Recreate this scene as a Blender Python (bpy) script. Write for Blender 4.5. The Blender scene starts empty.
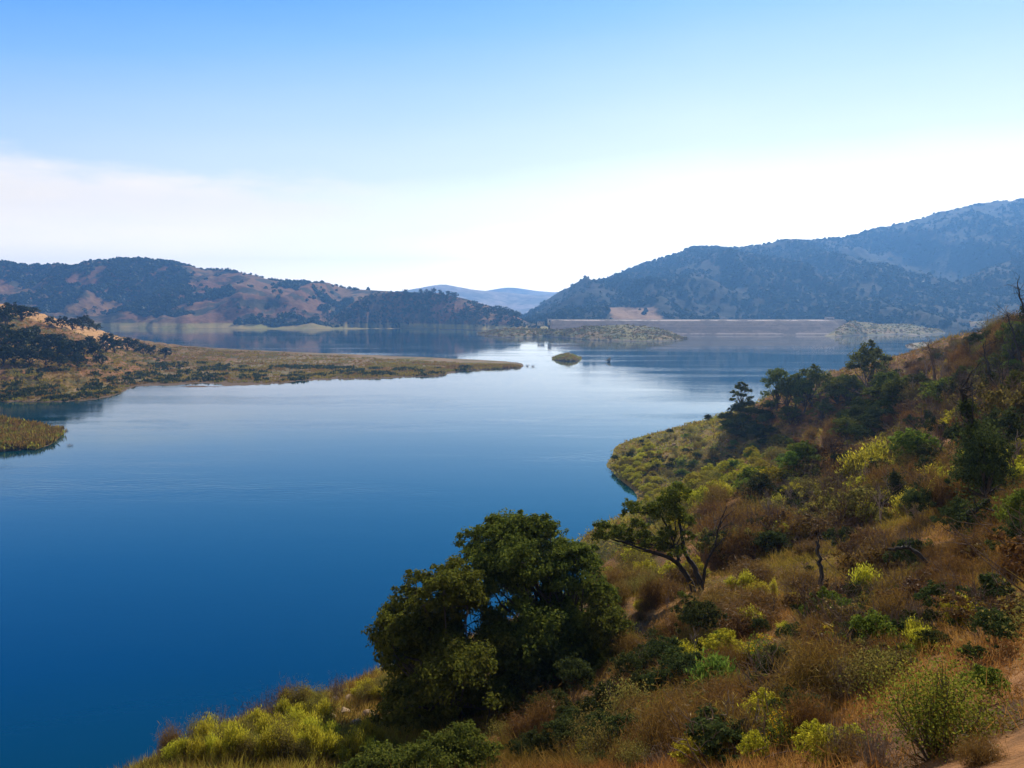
import bpy, math, random
import numpy as np
from mathutils import Vector

# ---------------------------------------------------------------- frame of reference
F_PX, HZ, H = 887.0, 308.0, 45.0          # focal length in pixels, horizon row, eye height above the lake
def U(px): return (px - 512.0) / F_PX
def ZP(py, d): return H - (py - HZ) / F_PX * d
rng = np.random.default_rng(11)
random.seed(11)
scene = bpy.context.scene
COL = scene.collection

def tag(o, label=None, cat=None, group=None, kind=None):
    if label: o['label'] = label
    if cat: o['category'] = cat
    if group: o['group'] = group
    if kind: o['kind'] = kind
    return o

def link(name, data, parent=None):
    o = bpy.data.objects.new(name, data)
    COL.objects.link(o)
    if parent: o.parent = parent
    return o

def mesh(name, V, faces, mats=(), midx=None, smooth=False):
    """faces: list of integer arrays (n,k)"""
    V = np.asarray(V, np.float32)
    me = bpy.data.meshes.new(name)
    faces = [np.asarray(f, np.int32) for f in faces if len(f)]
    loops = np.concatenate([f.ravel() for f in faces])
    tot = np.concatenate([np.full(len(f), f.shape[1], np.int32) for f in faces])
    start = np.concatenate([[0], np.cumsum(tot)[:-1]]).astype(np.int32)
    me.vertices.add(len(V)); me.vertices.foreach_set('co', V.ravel())
    me.loops.add(len(loops)); me.loops.foreach_set('vertex_index', loops)
    me.polygons.add(len(tot))
    me.polygons.foreach_set('loop_start', start)
    me.polygons.foreach_set('loop_total', tot)
    for m in mats: me.materials.append(m)
    if midx is not None: me.polygons.foreach_set('material_index', np.asarray(midx, np.int32))
    if smooth: me.polygons.foreach_set('use_smooth', np.ones(len(tot), bool))
    me.update(calc_edges=True)
    return me

# ---------------------------------------------------------------- noise
def _hash(ix, iy, seed):
    h = (ix.astype(np.int64) * 374761393 + iy.astype(np.int64) * 668265263 + seed * 982451653) & 0xFFFFFFFF
    h = ((h ^ (h >> 13)) * 1274126177) & 0xFFFFFFFF
    return ((h ^ (h >> 16)) & 0xFFFF) / 65535.0
def vnoise(x, y, seed=0):
    x = np.asarray(x, float); y = np.asarray(y, float)
    ix = np.floor(x); iy = np.floor(y); fx = x - ix; fy = y - iy
    fx = fx * fx * fx * (fx * (fx * 6 - 15) + 10); fy = fy * fy * fy * (fy * (fy * 6 - 15) + 10)
    a = _hash(ix, iy, seed); b = _hash(ix + 1, iy, seed); c = _hash(ix, iy + 1, seed); d = _hash(ix + 1, iy + 1, seed)
    return (a * (1 - fx) + b * fx) * (1 - fy) + (c * (1 - fx) + d * fx) * fy
def fbm(x, y, octv=4, seed=0):
    s = 0; a = .5; t = 0
    for k in range(octv):
        s = s + a * (vnoise(x * 2 ** k + 17.3 * k, y * 2 ** k - 9.1 * k, seed + k) * 2 - 1); t += a; a *= .5
    return s / t
def ridged(x, y, octv=4, seed=0):
    s = 0; a = .5; t = 0
    for k in range(octv):
        s = s + a * (1 - 2 * np.abs(vnoise(x * 2 ** k + 7.7 * k, y * 2 ** k + 3.1 * k, seed + k) * 2 - 1)); t += a; a *= .5
    return s / t

# ---------------------------------------------------------------- materials
def mat(name):
    m = bpy.data.materials.new(name); m.use_nodes = True
    nt = m.node_tree; nt.nodes.clear()
    out = nt.nodes.new('ShaderNodeOutputMaterial')
    return m, nt, out
def N(nt, typ, **kw):
    n = nt.nodes.new(typ)
    for k, v in kw.items():
        if k.startswith('i_'):
            key = k[2:]
            key = int(key) if key.isdigit() else key.replace('_', ' ')
            n.inputs[key].default_value = v
        else: setattr(n, k, v)
    return n
def L(nt, a, b): nt.links.new(a, b)
def ramp(nt, fac, stops):
    r = nt.nodes.new('ShaderNodeValToRGB')
    el = r.color_ramp.elements
    while len(el) > 1: el.remove(el[-1])
    el[0].position = stops[0][0]; c = stops[0][1]
    el[0].color = (*c, 1) if len(c) == 3 else c
    for p, c in stops[1:]:
        e = el.new(p); e.color = (*c, 1) if len(c) == 3 else c
    if fac is not None: nt.links.new(fac, r.inputs[0])
    return r
def noise(nt, vec, scale, detail=4, rough=.55):
    n = N(nt, 'ShaderNodeTexNoise'); n.inputs['Scale'].default_value = scale
    n.inputs['Detail'].default_value = detail; n.inputs['Roughness'].default_value = rough
    if vec is not None: nt.links.new(vec, n.inputs['Vector'])
    return n
def mixc(nt, fac, a, b):
    n = nt.nodes.new('ShaderNodeMix'); n.data_type = 'RGBA'
    for sock, v in ((n.inputs[0], fac), (n.inputs[6], a), (n.inputs[7], b)):
        if isinstance(v, (int, float)): sock.default_value = v
        elif isinstance(v, tuple): sock.default_value = (*v, 1) if len(v) == 3 else v
        else: nt.links.new(v, sock)
    return n.outputs[2]
def mth(nt, op, a, b=None, c=None, clamp=False):
    n = nt.nodes.new('ShaderNodeMath'); n.operation = op; n.use_clamp = clamp
    for k, v in enumerate((a, b, c)):
        if v is None: continue
        if isinstance(v, (int, float)): n.inputs[k].default_value = v
        else: nt.links.new(v, n.inputs[k])
    return n.outputs[0]
def smooth_step(nt, x, lo, hi):
    n = nt.nodes.new('ShaderNodeMapRange'); n.interpolation_type = 'SMOOTHSTEP'
    nt.links.new(x, n.inputs[0]); n.inputs[1].default_value = lo; n.inputs[2].default_value = hi
    return n.outputs[0]

def leaf_mat(name, dark, light, third=None, trans=.35, gloss=0.0, patch=None):
    """leaves / blades: each small face gets its own colour, seen through as well as lit from the front"""
    m, nt, out = mat(name)
    g = N(nt, 'ShaderNodeNewGeometry')
    oi = N(nt, 'ShaderNodeObjectInfo')
    stops = [(0, dark), (.65, light), (1, third or light)]
    c = ramp(nt, g.outputs['Random Per Island'], stops).outputs[0]
    hsv = N(nt, 'ShaderNodeHueSaturation')
    L(nt, c, hsv.inputs['Color'])
    L(nt, mth(nt, 'MULTIPLY_ADD', oi.outputs['Random'], .05, .475), hsv.inputs['Hue'])
    L(nt, mth(nt, 'MULTIPLY_ADD', oi.outputs['Random'], .5, .75), hsv.inputs['Value'])
    c = hsv.outputs[0]
    if patch:
        pn = noise(nt, g.outputs['Position'], patch[0], 3)
        c = mixc(nt, smooth_step(nt, pn.outputs[0], .42, .62), c, patch[1])
        if len(patch) > 2:
            pn2 = noise(nt, g.outputs['Position'], patch[0] * 2.3, 3)
            c = mixc(nt, smooth_step(nt, pn2.outputs[0], .5, .66), c, patch[2])
    d = N(nt, 'ShaderNodeBsdfDiffuse'); t = N(nt, 'ShaderNodeBsdfTranslucent')
    L(nt, c, d.inputs[0])
    L(nt, mixc(nt, .35, c, tuple(min(1, v * 1.6) for v in light)), t.inputs[0])
    mx = N(nt, 'ShaderNodeMixShader'); mx.inputs[0].default_value = trans
    L(nt, d.outputs[0], mx.inputs[1]); L(nt, t.outputs[0], mx.inputs[2])
    gl = N(nt, 'ShaderNodeBsdfGlossy'); gl.inputs['Roughness'].default_value = .45
    gl.inputs[0].default_value = (.9, .95, 1, 1)
    mx2 = N(nt, 'ShaderNodeMixShader'); mx2.inputs[0].default_value = gloss
    L(nt, mx.outputs[0], mx2.inputs[1]); L(nt, gl.outputs[0], mx2.inputs[2])
    L(nt, mx2.outputs[0], out.inputs[0])
    return m

def bark_mat(name, a, b, scale=6):
    m, nt, out = mat(name)
    tc = N(nt, 'ShaderNodeTexCoord')
    mp = N(nt, 'ShaderNodeMapping'); mp.inputs['Scale'].default_value = (1, 1, .25)
    L(nt, tc.outputs['Object'], mp.inputs[0])
    n = noise(nt, mp.outputs[0], scale, 5, .65)
    c = ramp(nt, n.outputs[0], [(.3, a), (.7, b)])
    p = N(nt, 'ShaderNodeBsdfPrincipled'); p.inputs['Roughness'].default_value = .9
    L(nt, c.outputs[0], p.inputs['Base Color'])
    bp = N(nt, 'ShaderNodeBump'); bp.inputs['Strength'].default_value = .6; bp.inputs['Distance'].default_value = .03
    L(nt, n.outputs[0], bp.inputs['Height']); L(nt, bp.outputs[0], p.inputs['Normal'])
    L(nt, p.outputs[0], out.inputs[0])
    return m

def ground_mat(name, soil, grass, scrub, scales=(.02, .15, 1.2), shore=None, bump=.3, bumpscale=1.5, extra=None, scrub_cut=(.48, .58)):
    """bare soil, dry grass and low scrub in patches; shore = (height, colour a, colour b) for the drawdown belt above the water"""
    m, nt, out = mat(name)
    g = N(nt, 'ShaderNodeNewGeometry')
    pos = g.outputs['Position']
    n1 = noise(nt, pos, scales[0], 5); n2 = noise(nt, pos, scales[1], 5, .6); n3 = noise(nt, pos, scales[2], 4, .6)
    c = mixc(nt, smooth_step(nt, n1.outputs[0], .40, .60), soil, grass)
    c = mixc(nt, smooth_step(nt, n2.outputs[0], *scrub_cut), c, scrub)
    v = ramp(nt, n3.outputs[0], [(.25, (.55, .55, .55)), (.75, (1.35, 1.35, 1.35))])
    mul = nt.nodes.new('ShaderNodeMix'); mul.data_type = 'RGBA'; mul.blend_type = 'MULTIPLY'
    mul.inputs[0].default_value = 1; L(nt, c, mul.inputs[6]); L(nt, v.outputs[0], mul.inputs[7])
    c = mul.outputs[2]
    sx = N(nt, 'ShaderNodeSeparateXYZ'); L(nt, pos, sx.inputs[0])
    if shore:
        hgt, ca, cb = shore
        hz = mth(nt, 'ADD', sx.outputs[2], mth(nt, 'MULTIPLY_ADD', n2.outputs[0], hgt * .9, -hgt * .45))
        sc = mixc(nt, smooth_step(nt, n2.outputs[0], .42, .6), ca, cb)
        c = mixc(nt, smooth_step(nt, hz, hgt * .75, hgt * 1.15), sc, c)
        c = mixc(nt, smooth_step(nt, sx.outputs[2], .15, .9), tuple(v * .55 for v in ca), c)
    if extra: c = extra(nt, pos, c)
    p = N(nt, 'ShaderNodeBsdfPrincipled'); p.inputs['Roughness'].default_value = .95
    p.inputs['Specular IOR Level'].default_value = .1
    L(nt, c, p.inputs['Base Color'])
    bn = noise(nt, pos, bumpscale, 6, .65)
    bp = N(nt, 'ShaderNodeBump'); bp.inputs['Strength'].default_value = bump; bp.inputs['Distance'].default_value = 1 / bumpscale * .6
    L(nt, bn.outputs[0], bp.inputs['Height']); L(nt, bp.outputs[0], p.inputs['Normal'])
    L(nt, p.outputs[0], out.inputs[0])
    return m

# ---------------------------------------------------------------- camera, sun, sky, air
cam = bpy.data.cameras.new('camera'); co = link('camera', cam)
co.location = (0, 0, H); co.rotation_euler = (math.pi / 2, 0, 0)
cam.sensor_width = 36; cam.lens = 36 * F_PX / 1024
cam.shift_y = -(384 - HZ) / 1024
cam.clip_start = .2; cam.clip_end = 60000
scene.camera = co

SUN_EL, SUN_AZ = math.radians(35), math.radians(27)      # ahead of the camera and to its right
sd = Vector((math.sin(SUN_AZ) * math.cos(SUN_EL), math.cos(SUN_AZ) * math.cos(SUN_EL), math.sin(SUN_EL)))
sl = bpy.data.lights.new('sun', 'SUN'); sl.energy = 5.0; sl.angle = math.radians(.53); sl.color = (1, .89, .70)
so = link('sun', sl); so.rotation_euler = sd.to_track_quat('Z', 'Y').to_euler(); so.location = (0, 0, 300)

w = bpy.data.worlds.new('World'); scene.world = w; w.use_nodes = True
nt = w.node_tree; nt.nodes.clear()
wo = N(nt, 'ShaderNodeOutputWorld'); bg = N(nt, 'ShaderNodeBackground')
sky = N(nt, 'ShaderNodeTexSky', sky_type='NISHITA', sun_disc=False, sun_elevation=SUN_EL, sun_rotation=SUN_AZ,
        altitude=200, air_density=1.1, dust_density=1.2, ozone_density=2.5)
tc = N(nt, 'ShaderNodeTexCoord'); sp = N(nt, 'ShaderNodeSeparateXYZ'); L(nt, tc.outputs['Generated'], sp.inputs[0])
hs = N(nt, 'ShaderNodeHueSaturation'); hs.inputs['Saturation'].default_value = 1.4; hs.inputs['Value'].default_value = .62; hs.inputs['Hue'].default_value = .515
L(nt, sky.outputs[0], hs.inputs['Color'])
az = mth(nt, 'DIVIDE', sp.outputs[0], mth(nt, 'MAXIMUM', sp.outputs[1], .05))
el_ = sp.outputs[2]
# air thick with dust near the horizon: white low down, whitest beneath the sun
mp = N(nt, 'ShaderNodeMapping'); mp.inputs['Scale'].default_value = (1, 1, 4.5); L(nt, tc.outputs['Generated'], mp.inputs[0])
cn = noise(nt, mp.outputs[0], 2.2, 6, .6)
cn2 = noise(nt, mp.outputs[0], 9, 5, .6)
q = mth(nt, 'MULTIPLY_ADD', mth(nt, 'MINIMUM', mth(nt, 'MAXIMUM', az, -1.0), .22), -.10, el_)
q = mth(nt, 'ADD', q, mth(nt, 'MULTIPLY_ADD', cn.outputs[0], .03, -.015))
dust = ramp(nt, mth(nt, 'MULTIPLY', q, 1.25, clamp=True), [(0, (3.2, 2.9, 2.1)), (.06, (2.9, 2.65, 1.9)), (.12, (1.58, 1.54, 1.34)), (.20, (.90, .98, 1.07)), (.28, (.58, .76, 1.05)), (.38, (.26, .52, 1.06)), (.49, (.03, .28, 1.05)), (.70, (.025, .16, .66)), (1, (.02, .09, .36))])
dsc = nt.nodes.new('ShaderNodeVectorMath'); dsc.operation = 'SCALE'; L(nt, dust.outputs[0], dsc.inputs[0]); dsc.inputs['Scale'].default_value = 10
ahead = smooth_step(nt, sp.outputs[1], -.25, .40)                # the dust glows on the sun's side of the sky
skyw = mixc(nt, mth(nt, 'MULTIPLY', ahead, .92), hs.outputs[0], dsc.outputs[0])
# bank of smoke and thin cloud low in the sky, thickest to the north-west
top = mth(nt, 'MULTIPLY_ADD', az, -.060, .118)                    # upper edge sinks towards the right
elv = mth(nt, 'ADD', el_, mth(nt, 'MULTIPLY_ADD', cn.outputs[0], -.11, .055))
elv = mth(nt, 'ADD', elv, mth(nt, 'MULTIPLY_ADD', cn2.outputs[0], -.04, .02))
edge = smooth_step(nt, mth(nt, 'SUBTRACT', top, elv), -.012, .03)
side = smooth_step(nt, az, .10, -.35)
fac = mth(nt, 'MULTIPLY', edge, mth(nt, 'MULTIPLY', side, mth(nt, 'MULTIPLY_ADD', cn2.outputs[0], .5, .6, clamp=True)))
ccol = mixc(nt, smooth_step(nt, el_, .02, .12), (25, 21, 14.5), (12.4, 10.9, 8.9))
skyc = mixc(nt, fac, skyw, ccol)
L(nt, skyc, bg.inputs[0]); bg.inputs[1].default_value = .084
L(nt, bg.outputs[0], wo.inputs[0])

def box_mesh(name, x0, x1, y0, y1, z0, z1, mats=()):
    V = [(x, y, z) for z in (z0, z1) for y in (y0, y1) for x in (x0, x1)]
    Fq = [(0, 2, 3, 1), (4, 5, 7, 6), (0, 1, 5, 4), (2, 6, 7, 3), (0, 4, 6, 2), (1, 3, 7, 5)]
    return mesh(name, V, [np.array(Fq)], mats)
m, nt, out = mat('haze_air')
pv = N(nt, 'ShaderNodeVolumePrincipled')
pv.inputs['Color'].default_value = (.18, .46, 1.0, 1); pv.inputs['Density'].default_value = 1.5e-4
pv.inputs['Anisotropy'].default_value = .4
L(nt, pv.outputs[0], out.inputs['Volume'])
tag(link('haze', box_mesh('haze', -8400, 8400, -1200, 8300, -11, 505, [m])), 'thin blue summer haze filling the valley over the lake', 'haze', kind='stuff')

scene.view_settings.view_transform = 'Standard'; scene.view_settings.look = 'None'
scene.view_settings.exposure = .5; scene.view_settings.gamma = 1
scene.view_settings.use_curve_mapping = False
cy = scene.cycles
cy.use_denoising = True; cy.denoiser = 'OPENIMAGEDENOISE'
cy.max_bounces = 5; cy.diffuse_bounces = 2; cy.glossy_bounces = 2; cy.transmission_bounces = 3; cy.volume_bounces = 0
cy.transparent_max_bounces = 6
cy.caustics_reflective = False; cy.caustics_refractive = False
cy.sample_clamp_indirect = 4
# ---------------------------------------------------------------- water and the valley floor
m, nt, out = mat('lake_water')
g = N(nt, 'ShaderNodeNewGeometry'); pos = g.outputs['Position']
deep = noise(nt, pos, .006, 3)
dif = N(nt, 'ShaderNodeBsdfDiffuse'); pw = N(nt, 'ShaderNodeBsdfGlossy'); fr = N(nt, 'ShaderNodeFresnel'); fr.inputs['IOR'].default_value = 1.40
L(nt, mixc(nt, deep.outputs[0], (.0002, .031, .045), (.0003, .037, .055)), dif.inputs[0])
L(nt, mixc(nt, smooth_step(nt, fr.outputs[0], .20, .66), (.22, .62, .95), (1, 1, 1)), pw.inputs[0])
wmx = N(nt, 'ShaderNodeMixShader'); L(nt, fr.outputs[0], wmx.inputs[0]); L(nt, dif.outputs[0], wmx.inputs[1]); L(nt, pw.outputs[0], wmx.inputs[2])
# wind lanes: long ruffled streaks lying across the lake
mpw = N(nt, 'ShaderNodeMapping'); mpw.inputs['Scale'].default_value = (.0022, .016, 1); mpw.inputs['Rotation'].default_value = (0, 0, .12)
L(nt, pos, mpw.inputs[0])
lane = noise(nt, mpw.outputs[0], 1.3, 7, .66)
lanef = smooth_step(nt, lane.outputs[0], .47, .60)
L(nt, mth(nt, 'MULTIPLY_ADD', lanef, .05, .03), pw.inputs['Roughness'])
mr = N(nt, 'ShaderNodeMapping'); mr.inputs['Scale'].default_value = (.35, .8, 1); L(nt, pos, mr.inputs[0])
rip = noise(nt, mr.outputs[0], 1.0, 4, .55)
mr2 = N(nt, 'ShaderNodeMapping'); mr2.inputs['Scale'].default_value = (.03, .07, 1); L(nt, pos, mr2.inputs[0])
swl = noise(nt, mr2.outputs[0], 1.0, 3, .5)
hsum = mth(nt, 'ADD', rip.outputs[0], mth(nt, 'MULTIPLY', swl.outputs[0], 2.0))
bw = N(nt, 'ShaderNodeBump'); bw.inputs['Distance'].default_value = .10
sxw = N(nt, 'ShaderNodeSeparateXYZ'); L(nt, pos, sxw.inputs[0])
# the near half of the lake is ruffled by the breeze with calm lanes in it; the far half is calm with faint ruffled lanes
breeze = smooth_step(nt, mth(nt, 'ADD', sxw.outputs[1], mth(nt, 'MULTIPLY', sxw.outputs[0], .35)), 720, 300)
mp3 = N(nt, 'ShaderNodeMapping'); mp3.inputs['Scale'].default_value = (.004, .013, 1); mp3.inputs['Rotation'].default_value = (0, 0, -.25); L(nt, pos, mp3.inputs[0])
patch = noise(nt, mp3.outputs[0], 1.0, 6, .6)
gust = mth(nt, 'MULTIPLY', smooth_step(nt, patch.outputs[0], .44, .56), smooth_step(nt, sxw.outputs[1], 130, 260))
near_b = mth(nt, 'MULTIPLY', breeze, mth(nt, 'MULTIPLY_ADD', mth(nt, 'MULTIPLY', gust, mth(nt, 'MULTIPLY_ADD', lanef, -.8, 1.0)), .50, .10))
far_b = mth(nt, 'MULTIPLY', mth(nt, 'SUBTRACT', 1.0, breeze), mth(nt, 'MULTIPLY_ADD', lanef, .22, .07))
L(nt, mth(nt, 'ADD', near_b, far_b), bw.inputs['Strength'])
L(nt, hsum, bw.inputs['Height']); L(nt, bw.outputs[0], pw.inputs['Normal']); L(nt, bw.outputs[0], fr.inputs['Normal'])
L(nt, wmx.outputs[0], out.inputs[0])
WATER = m
V = [(-5200, -900, 0), (5200, -900, 0), (5200, 3400, 0), (-5200, 3400, 0)]
tag(link('lake_water', mesh('lake_water', V, [np.array([[0, 1, 2, 3]])], [WATER])), 'calm deep blue reservoir water with pale wind lanes', kind='structure')

VALLEY = ground_mat('valley_floor', (.2, .14, .08), (.26, .2, .11), (.08, .09, .04))
V = [(-8300, -1100, -10), (8300, -1100, -10), (8300, 8200, -10), (-8300, 8200, -10)]
tag(link('ground', mesh('ground', V, [np.array([[0, 1, 2, 3]])], [VALLEY])), 'valley floor under and beyond the lake', kind='structure')

# ---------------------------------------------------------------- hills: sheets that follow a shoreline and a ridge line
def lerp_s(pts, xs, k):
    pts = sorted(pts)
    xp = [p[0] for p in pts]
    v = np.interp(xs, xp, [p[k] for p in pts])
    w = 5
    ker = np.hanning(w + 2)[1:-1]; ker /= ker.sum()
    vp = np.concatenate([np.full(w // 2, v[0]), v, np.full(w // 2, v[-1])])
    return np.convolve(vp, ker, 'valid')

class Sheet:
    """columns fan out from x = 0: shore (px, waterline row), ridge (px, row, distance), then the back slope"""
    def __init__(s, name, material, shore, ridge, back, nx, ny, p=1.0, bench=0.0, gully=None, lumps=None, seed=0, x0=None, x1=None, label=None, zback=-6, rr=.25, ends=(0, 0), steps=None):
        px = np.linspace(x0 if x0 is not None else min(r[0] for r in ridge), x1 if x1 is not None else max(r[0] for r in ridge), nx)
        ds = H * F_PX / (lerp_s(shore, px, 1) - HZ) if shore[0][1] < 1000 else lerp_s(shore, px, 1) - 1000
        ds = ds * (1 + .009 * fbm(px * .11, px * 0, 3, seed) + .005 * fbm(px * .6, px * 0, 2, seed + 1))
        pr = lerp_s(ridge, px, 1); dr = lerp_s(ridge, px, 2)
        dr = np.maximum(dr, ds * 1.03)
        zr = np.maximum(ZP(pr, dr), .4)
        nb = max(6, ny // 5)
        t = np.concatenate([np.linspace(-.06, 1, ny), 1 + np.linspace(0, 1, nb + 1)[1:]])
        T, PX = np.meshgrid(t, px, indexing='ij')
        u = U(PX)
        D = np.where(T <= 1, ds + (dr - ds) * T, dr + (T - 1) * back)
        tt = np.clip(T, 0, 1)
        prof = np.where(tt < .16, bench * tt / .16, bench + (1 - bench) * np.clip((tt - .16) / .84, 0, 1) ** p) if bench > 0 else tt ** p
        Z = zr * prof
        Z = np.where(T < 0, T / .06 * 6.0, Z)
        tb = np.clip(T - 1, 0, 1)
        Z = np.where(T > 1, zr + (zback - zr) * (tb * tb * (3 - 2 * tb)) , Z)
        X = u * D
        env = np.clip(4 * tt * (1 - tt), 0, 1) ** .7 * np.where(T > 1, 0, 1)
        if gully:
            amp, sx, sy = gully
            Z = Z + env * np.minimum(amp, zr * .42) * (ridged(X / sx, D / sy, 4, seed) )
        if lumps:
            amp, sc = lumps
            e2 = np.where(T < 0, 0, np.where(T > 1, 1 - tb, np.minimum(1, tt * 6) * np.where(tt > .8, np.interp(tt, [.8, 1], [1, rr]), 1)))
            Z = Z + e2 * np.minimum(amp, zr * .3) * fbm(X / sc, D / sc, 5, seed + 50)
        if steps:
            Z = np.where(Z > 0, Z + steps[0] * np.sin(Z * 6.283 / steps[1] + 2.5 * fbm(X / 60, D / 60, 2, seed + 7)) * np.clip(Z, 0, 1), Z)
        for w_, e_ in zip(ends, (PX - px[0], px[-1] - PX)):
            if w_:
                q_ = np.clip(e_ / w_, 0, 1); Z = np.where(Z > 0, Z * q_ * (2 - q_), Z) - .8 * (1 - np.clip(q_ * 3, 0, 1))
        s.px, s.X, s.D, s.Z, s.T, s.shape = px, X, D, Z, T, X.shape
        ny_, nx_ = X.shape
        idx = np.arange(ny_ * nx_).reshape(ny_, nx_)
        Fq = np.stack([idx[:-1, :-1], idx[:-1, 1:], idx[1:, 1:], idx[1:, :-1]], -1).reshape(-1, 4)
        s.ob = link(name, mesh(name, np.stack([X, D, Z], -1).reshape(-1, 3), [Fq], [material], smooth=True))
        tag(s.ob, label, kind='structure')
    def at(s, i, j):
        """point on the sheet at fractional grid place (row i, column j)"""
        i0 = int(min(max(i, 0), s.shape[0] - 1.001)); j0 = int(min(max(j, 0), s.shape[1] - 1.001)); a = i - i0; b = j - j0
        r = []
        for A in (s.X, s.D, s.Z):
            r.append((A[i0, j0] * (1 - b) + A[i0, j0 + 1] * b) * (1 - a) + (A[i0 + 1, j0] * (1 - b) + A[i0 + 1, j0 + 1] * b) * a)
        return r
    def hit(s, px, py):
        j = np.interp(px, s.px, np.arange(len(s.px)))
        j0 = int(min(j, len(s.px) - 2)); b = j - j0
        d = s.D[:, j0] * (1 - b) + s.D[:, j0 + 1] * b; z = s.Z[:, j0] * (1 - b) + s.Z[:, j0 + 1] * b
        rz = ZP(py, d); k = np.where((z >= rz) & (z > -.2))[0]
        k = k[0] if len(k) else int(np.argmin(rz - z))
        if k == 0: k = 1
        e0 = rz[k - 1] - z[k - 1]; e1 = rz[k] - z[k]
        a = 1 if e0 == e1 else min(max(e0 / (e0 - e1), 0), 1)
        return s.at(k - 1 + a, j)

def tan_field(nt, pos, c):
    sx = N(nt, 'ShaderNodeSeparateXYZ'); L(nt, pos, sx.inputs[0])
    nn = noise(nt, pos, .012, 4)
    dx = mth(nt, 'ABSOLUTE', mth(nt, 'DIVIDE', mth(nt, 'SUBTRACT', sx.outputs[0], 272), 62))
    wob = mth(nt, 'MULTIPLY_ADD', nn.outputs[0], 1.0, -.5)
    inx = smooth_step(nt, mth(nt, 'ADD', dx, wob), 1.0, .8)
    inz = smooth_step(nt, mth(nt, 'ADD', sx.outputs[2], mth(nt, 'MULTIPLY', wob, 22)), 49, 44)
    return mixc(nt, mth(nt, 'MULTIPLY', inx, inz), c, (.30, .18, .09))

def tan_clearing(nt, pos, c):
    sx = N(nt, 'ShaderNodeSeparateXYZ'); L(nt, pos, sx.inputs[0])
    nn = noise(nt, pos, .03, 4)
    dx = mth(nt, 'DIVIDE', mth(nt, 'SUBTRACT', sx.outputs[0], U(70) * 745), 50); dy = mth(nt, 'DIVIDE', mth(nt, 'SUBTRACT', sx.outputs[1], 745), 75)
    r = mth(nt, 'ADD', mth(nt, 'SQRT', mth(nt, 'ADD', mth(nt, 'MULTIPLY', dx, dx), mth(nt, 'MULTIPLY', dy, dy))), mth(nt, 'MULTIPLY_ADD', nn.outputs[0], .8, -.4))
    return mixc(nt, smooth_step(nt, r, 1.05, .85), c, (.42, .24, .10))

MOUNTAIN = ground_mat('mountain_chaparral', (.030, .021, .011), (.019, .018, .009), (.014, .018, .009), (.004, .018, .09), bump=.6, bumpscale=.06, extra=tan_field, scrub_cut=(.40, .52))
HILL = ground_mat('dry_hill', (.19, .085, .038), (.20, .115, .042), (.06, .05, .022), (.004, .014, .08), shore=(11.5, (.29, .22, .075), (.22, .20, .055)), bump=.5, bumpscale=.08)
SHORE = ground_mat('lake_margin', (.24, .15, .05), (.20, .17, .04), (.10, .10, .022), (.02, .05, .3), shore=(2.2, (.26, .2, .12), (.16, .155, .06)), bump=.4, bumpscale=.4)
SPIT = ground_mat('grassy_spit', (.22, .105, .038), (.18, .115, .03), (.09, .075, .02), (.018, .06, .4), shore=(2.0, (.24, .16, .09), (.13, .12, .045)), bump=.4, bumpscale=.5, extra=tan_clearing)

FARH = ground_mat('dry_ridge_haze_paled', (.42, .34, .27), (.36, .30, .22), (.22, .2, .15), (.001, .004, .02), bump=.3, bumpscale=.03)  # dry ridge soil, lightened in colour to add to the distant haze
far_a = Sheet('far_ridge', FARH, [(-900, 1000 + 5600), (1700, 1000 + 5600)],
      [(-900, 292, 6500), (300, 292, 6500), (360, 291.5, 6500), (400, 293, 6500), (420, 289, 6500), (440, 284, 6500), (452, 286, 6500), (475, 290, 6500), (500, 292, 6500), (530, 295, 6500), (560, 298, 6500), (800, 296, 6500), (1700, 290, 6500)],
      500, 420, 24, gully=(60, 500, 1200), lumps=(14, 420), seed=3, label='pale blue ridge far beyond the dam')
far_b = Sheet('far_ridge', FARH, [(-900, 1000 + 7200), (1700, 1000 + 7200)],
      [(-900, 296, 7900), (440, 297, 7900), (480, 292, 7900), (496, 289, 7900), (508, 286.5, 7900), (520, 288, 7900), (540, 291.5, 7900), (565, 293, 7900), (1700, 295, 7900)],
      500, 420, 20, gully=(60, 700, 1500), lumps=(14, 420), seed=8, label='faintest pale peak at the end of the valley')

mountain = Sheet('mountain', MOUNTAIN, [(440, 1000 + 1780), (1500, 1000 + 1780)],
      [(440, 330, 2900), (510, 324, 2900), (526, 314, 2950), (540, 304.5, 3000), (553, 296, 3050), (568, 289, 3100), (582, 283, 3150), (600, 279, 3150), (613, 276, 3150), (630, 269.5, 3150), (645, 264, 3200), (672, 255.5, 3200), (692, 250.5, 3250),
       (720, 250, 3250), (745, 248, 3300), (775, 244, 3300), (800, 242, 3300), (830, 239, 3350), (850, 236, 3350), (880, 228, 3400), (905, 223, 3400), (930, 217, 3450), (955, 211, 3450), (985, 205, 3500), (1024, 199, 3500), (1090, 190, 3500), (1200, 200, 3500), (1500, 230, 3500)],
      1500, 520, 150, p=1.12, bench=.05, gully=(120, 420, 1500), lumps=(20, 150), seed=21, label='long dark blue mountain rising to the right behind the dam')
spur = Sheet('mountain_spur', MOUNTAIN, [(760, 1000 + 1620), (1500, 1000 + 1500)],
      [(760, 326, 1900), (800, 321, 1950), (840, 314, 2000), (870, 308, 2050), (900, 301, 2100), (930, 292, 2150), (955, 282, 2200), (985, 270, 2250), (1024, 255, 2300), (1100, 235, 2300), (1300, 220, 2300), (1500, 260, 2300)],
      800, 340, 90, p=1.05, bench=.06, gully=(60, 230, 700), lumps=(10, 90), seed=33, label='lower mountain spur in front of the long ridge')
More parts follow.
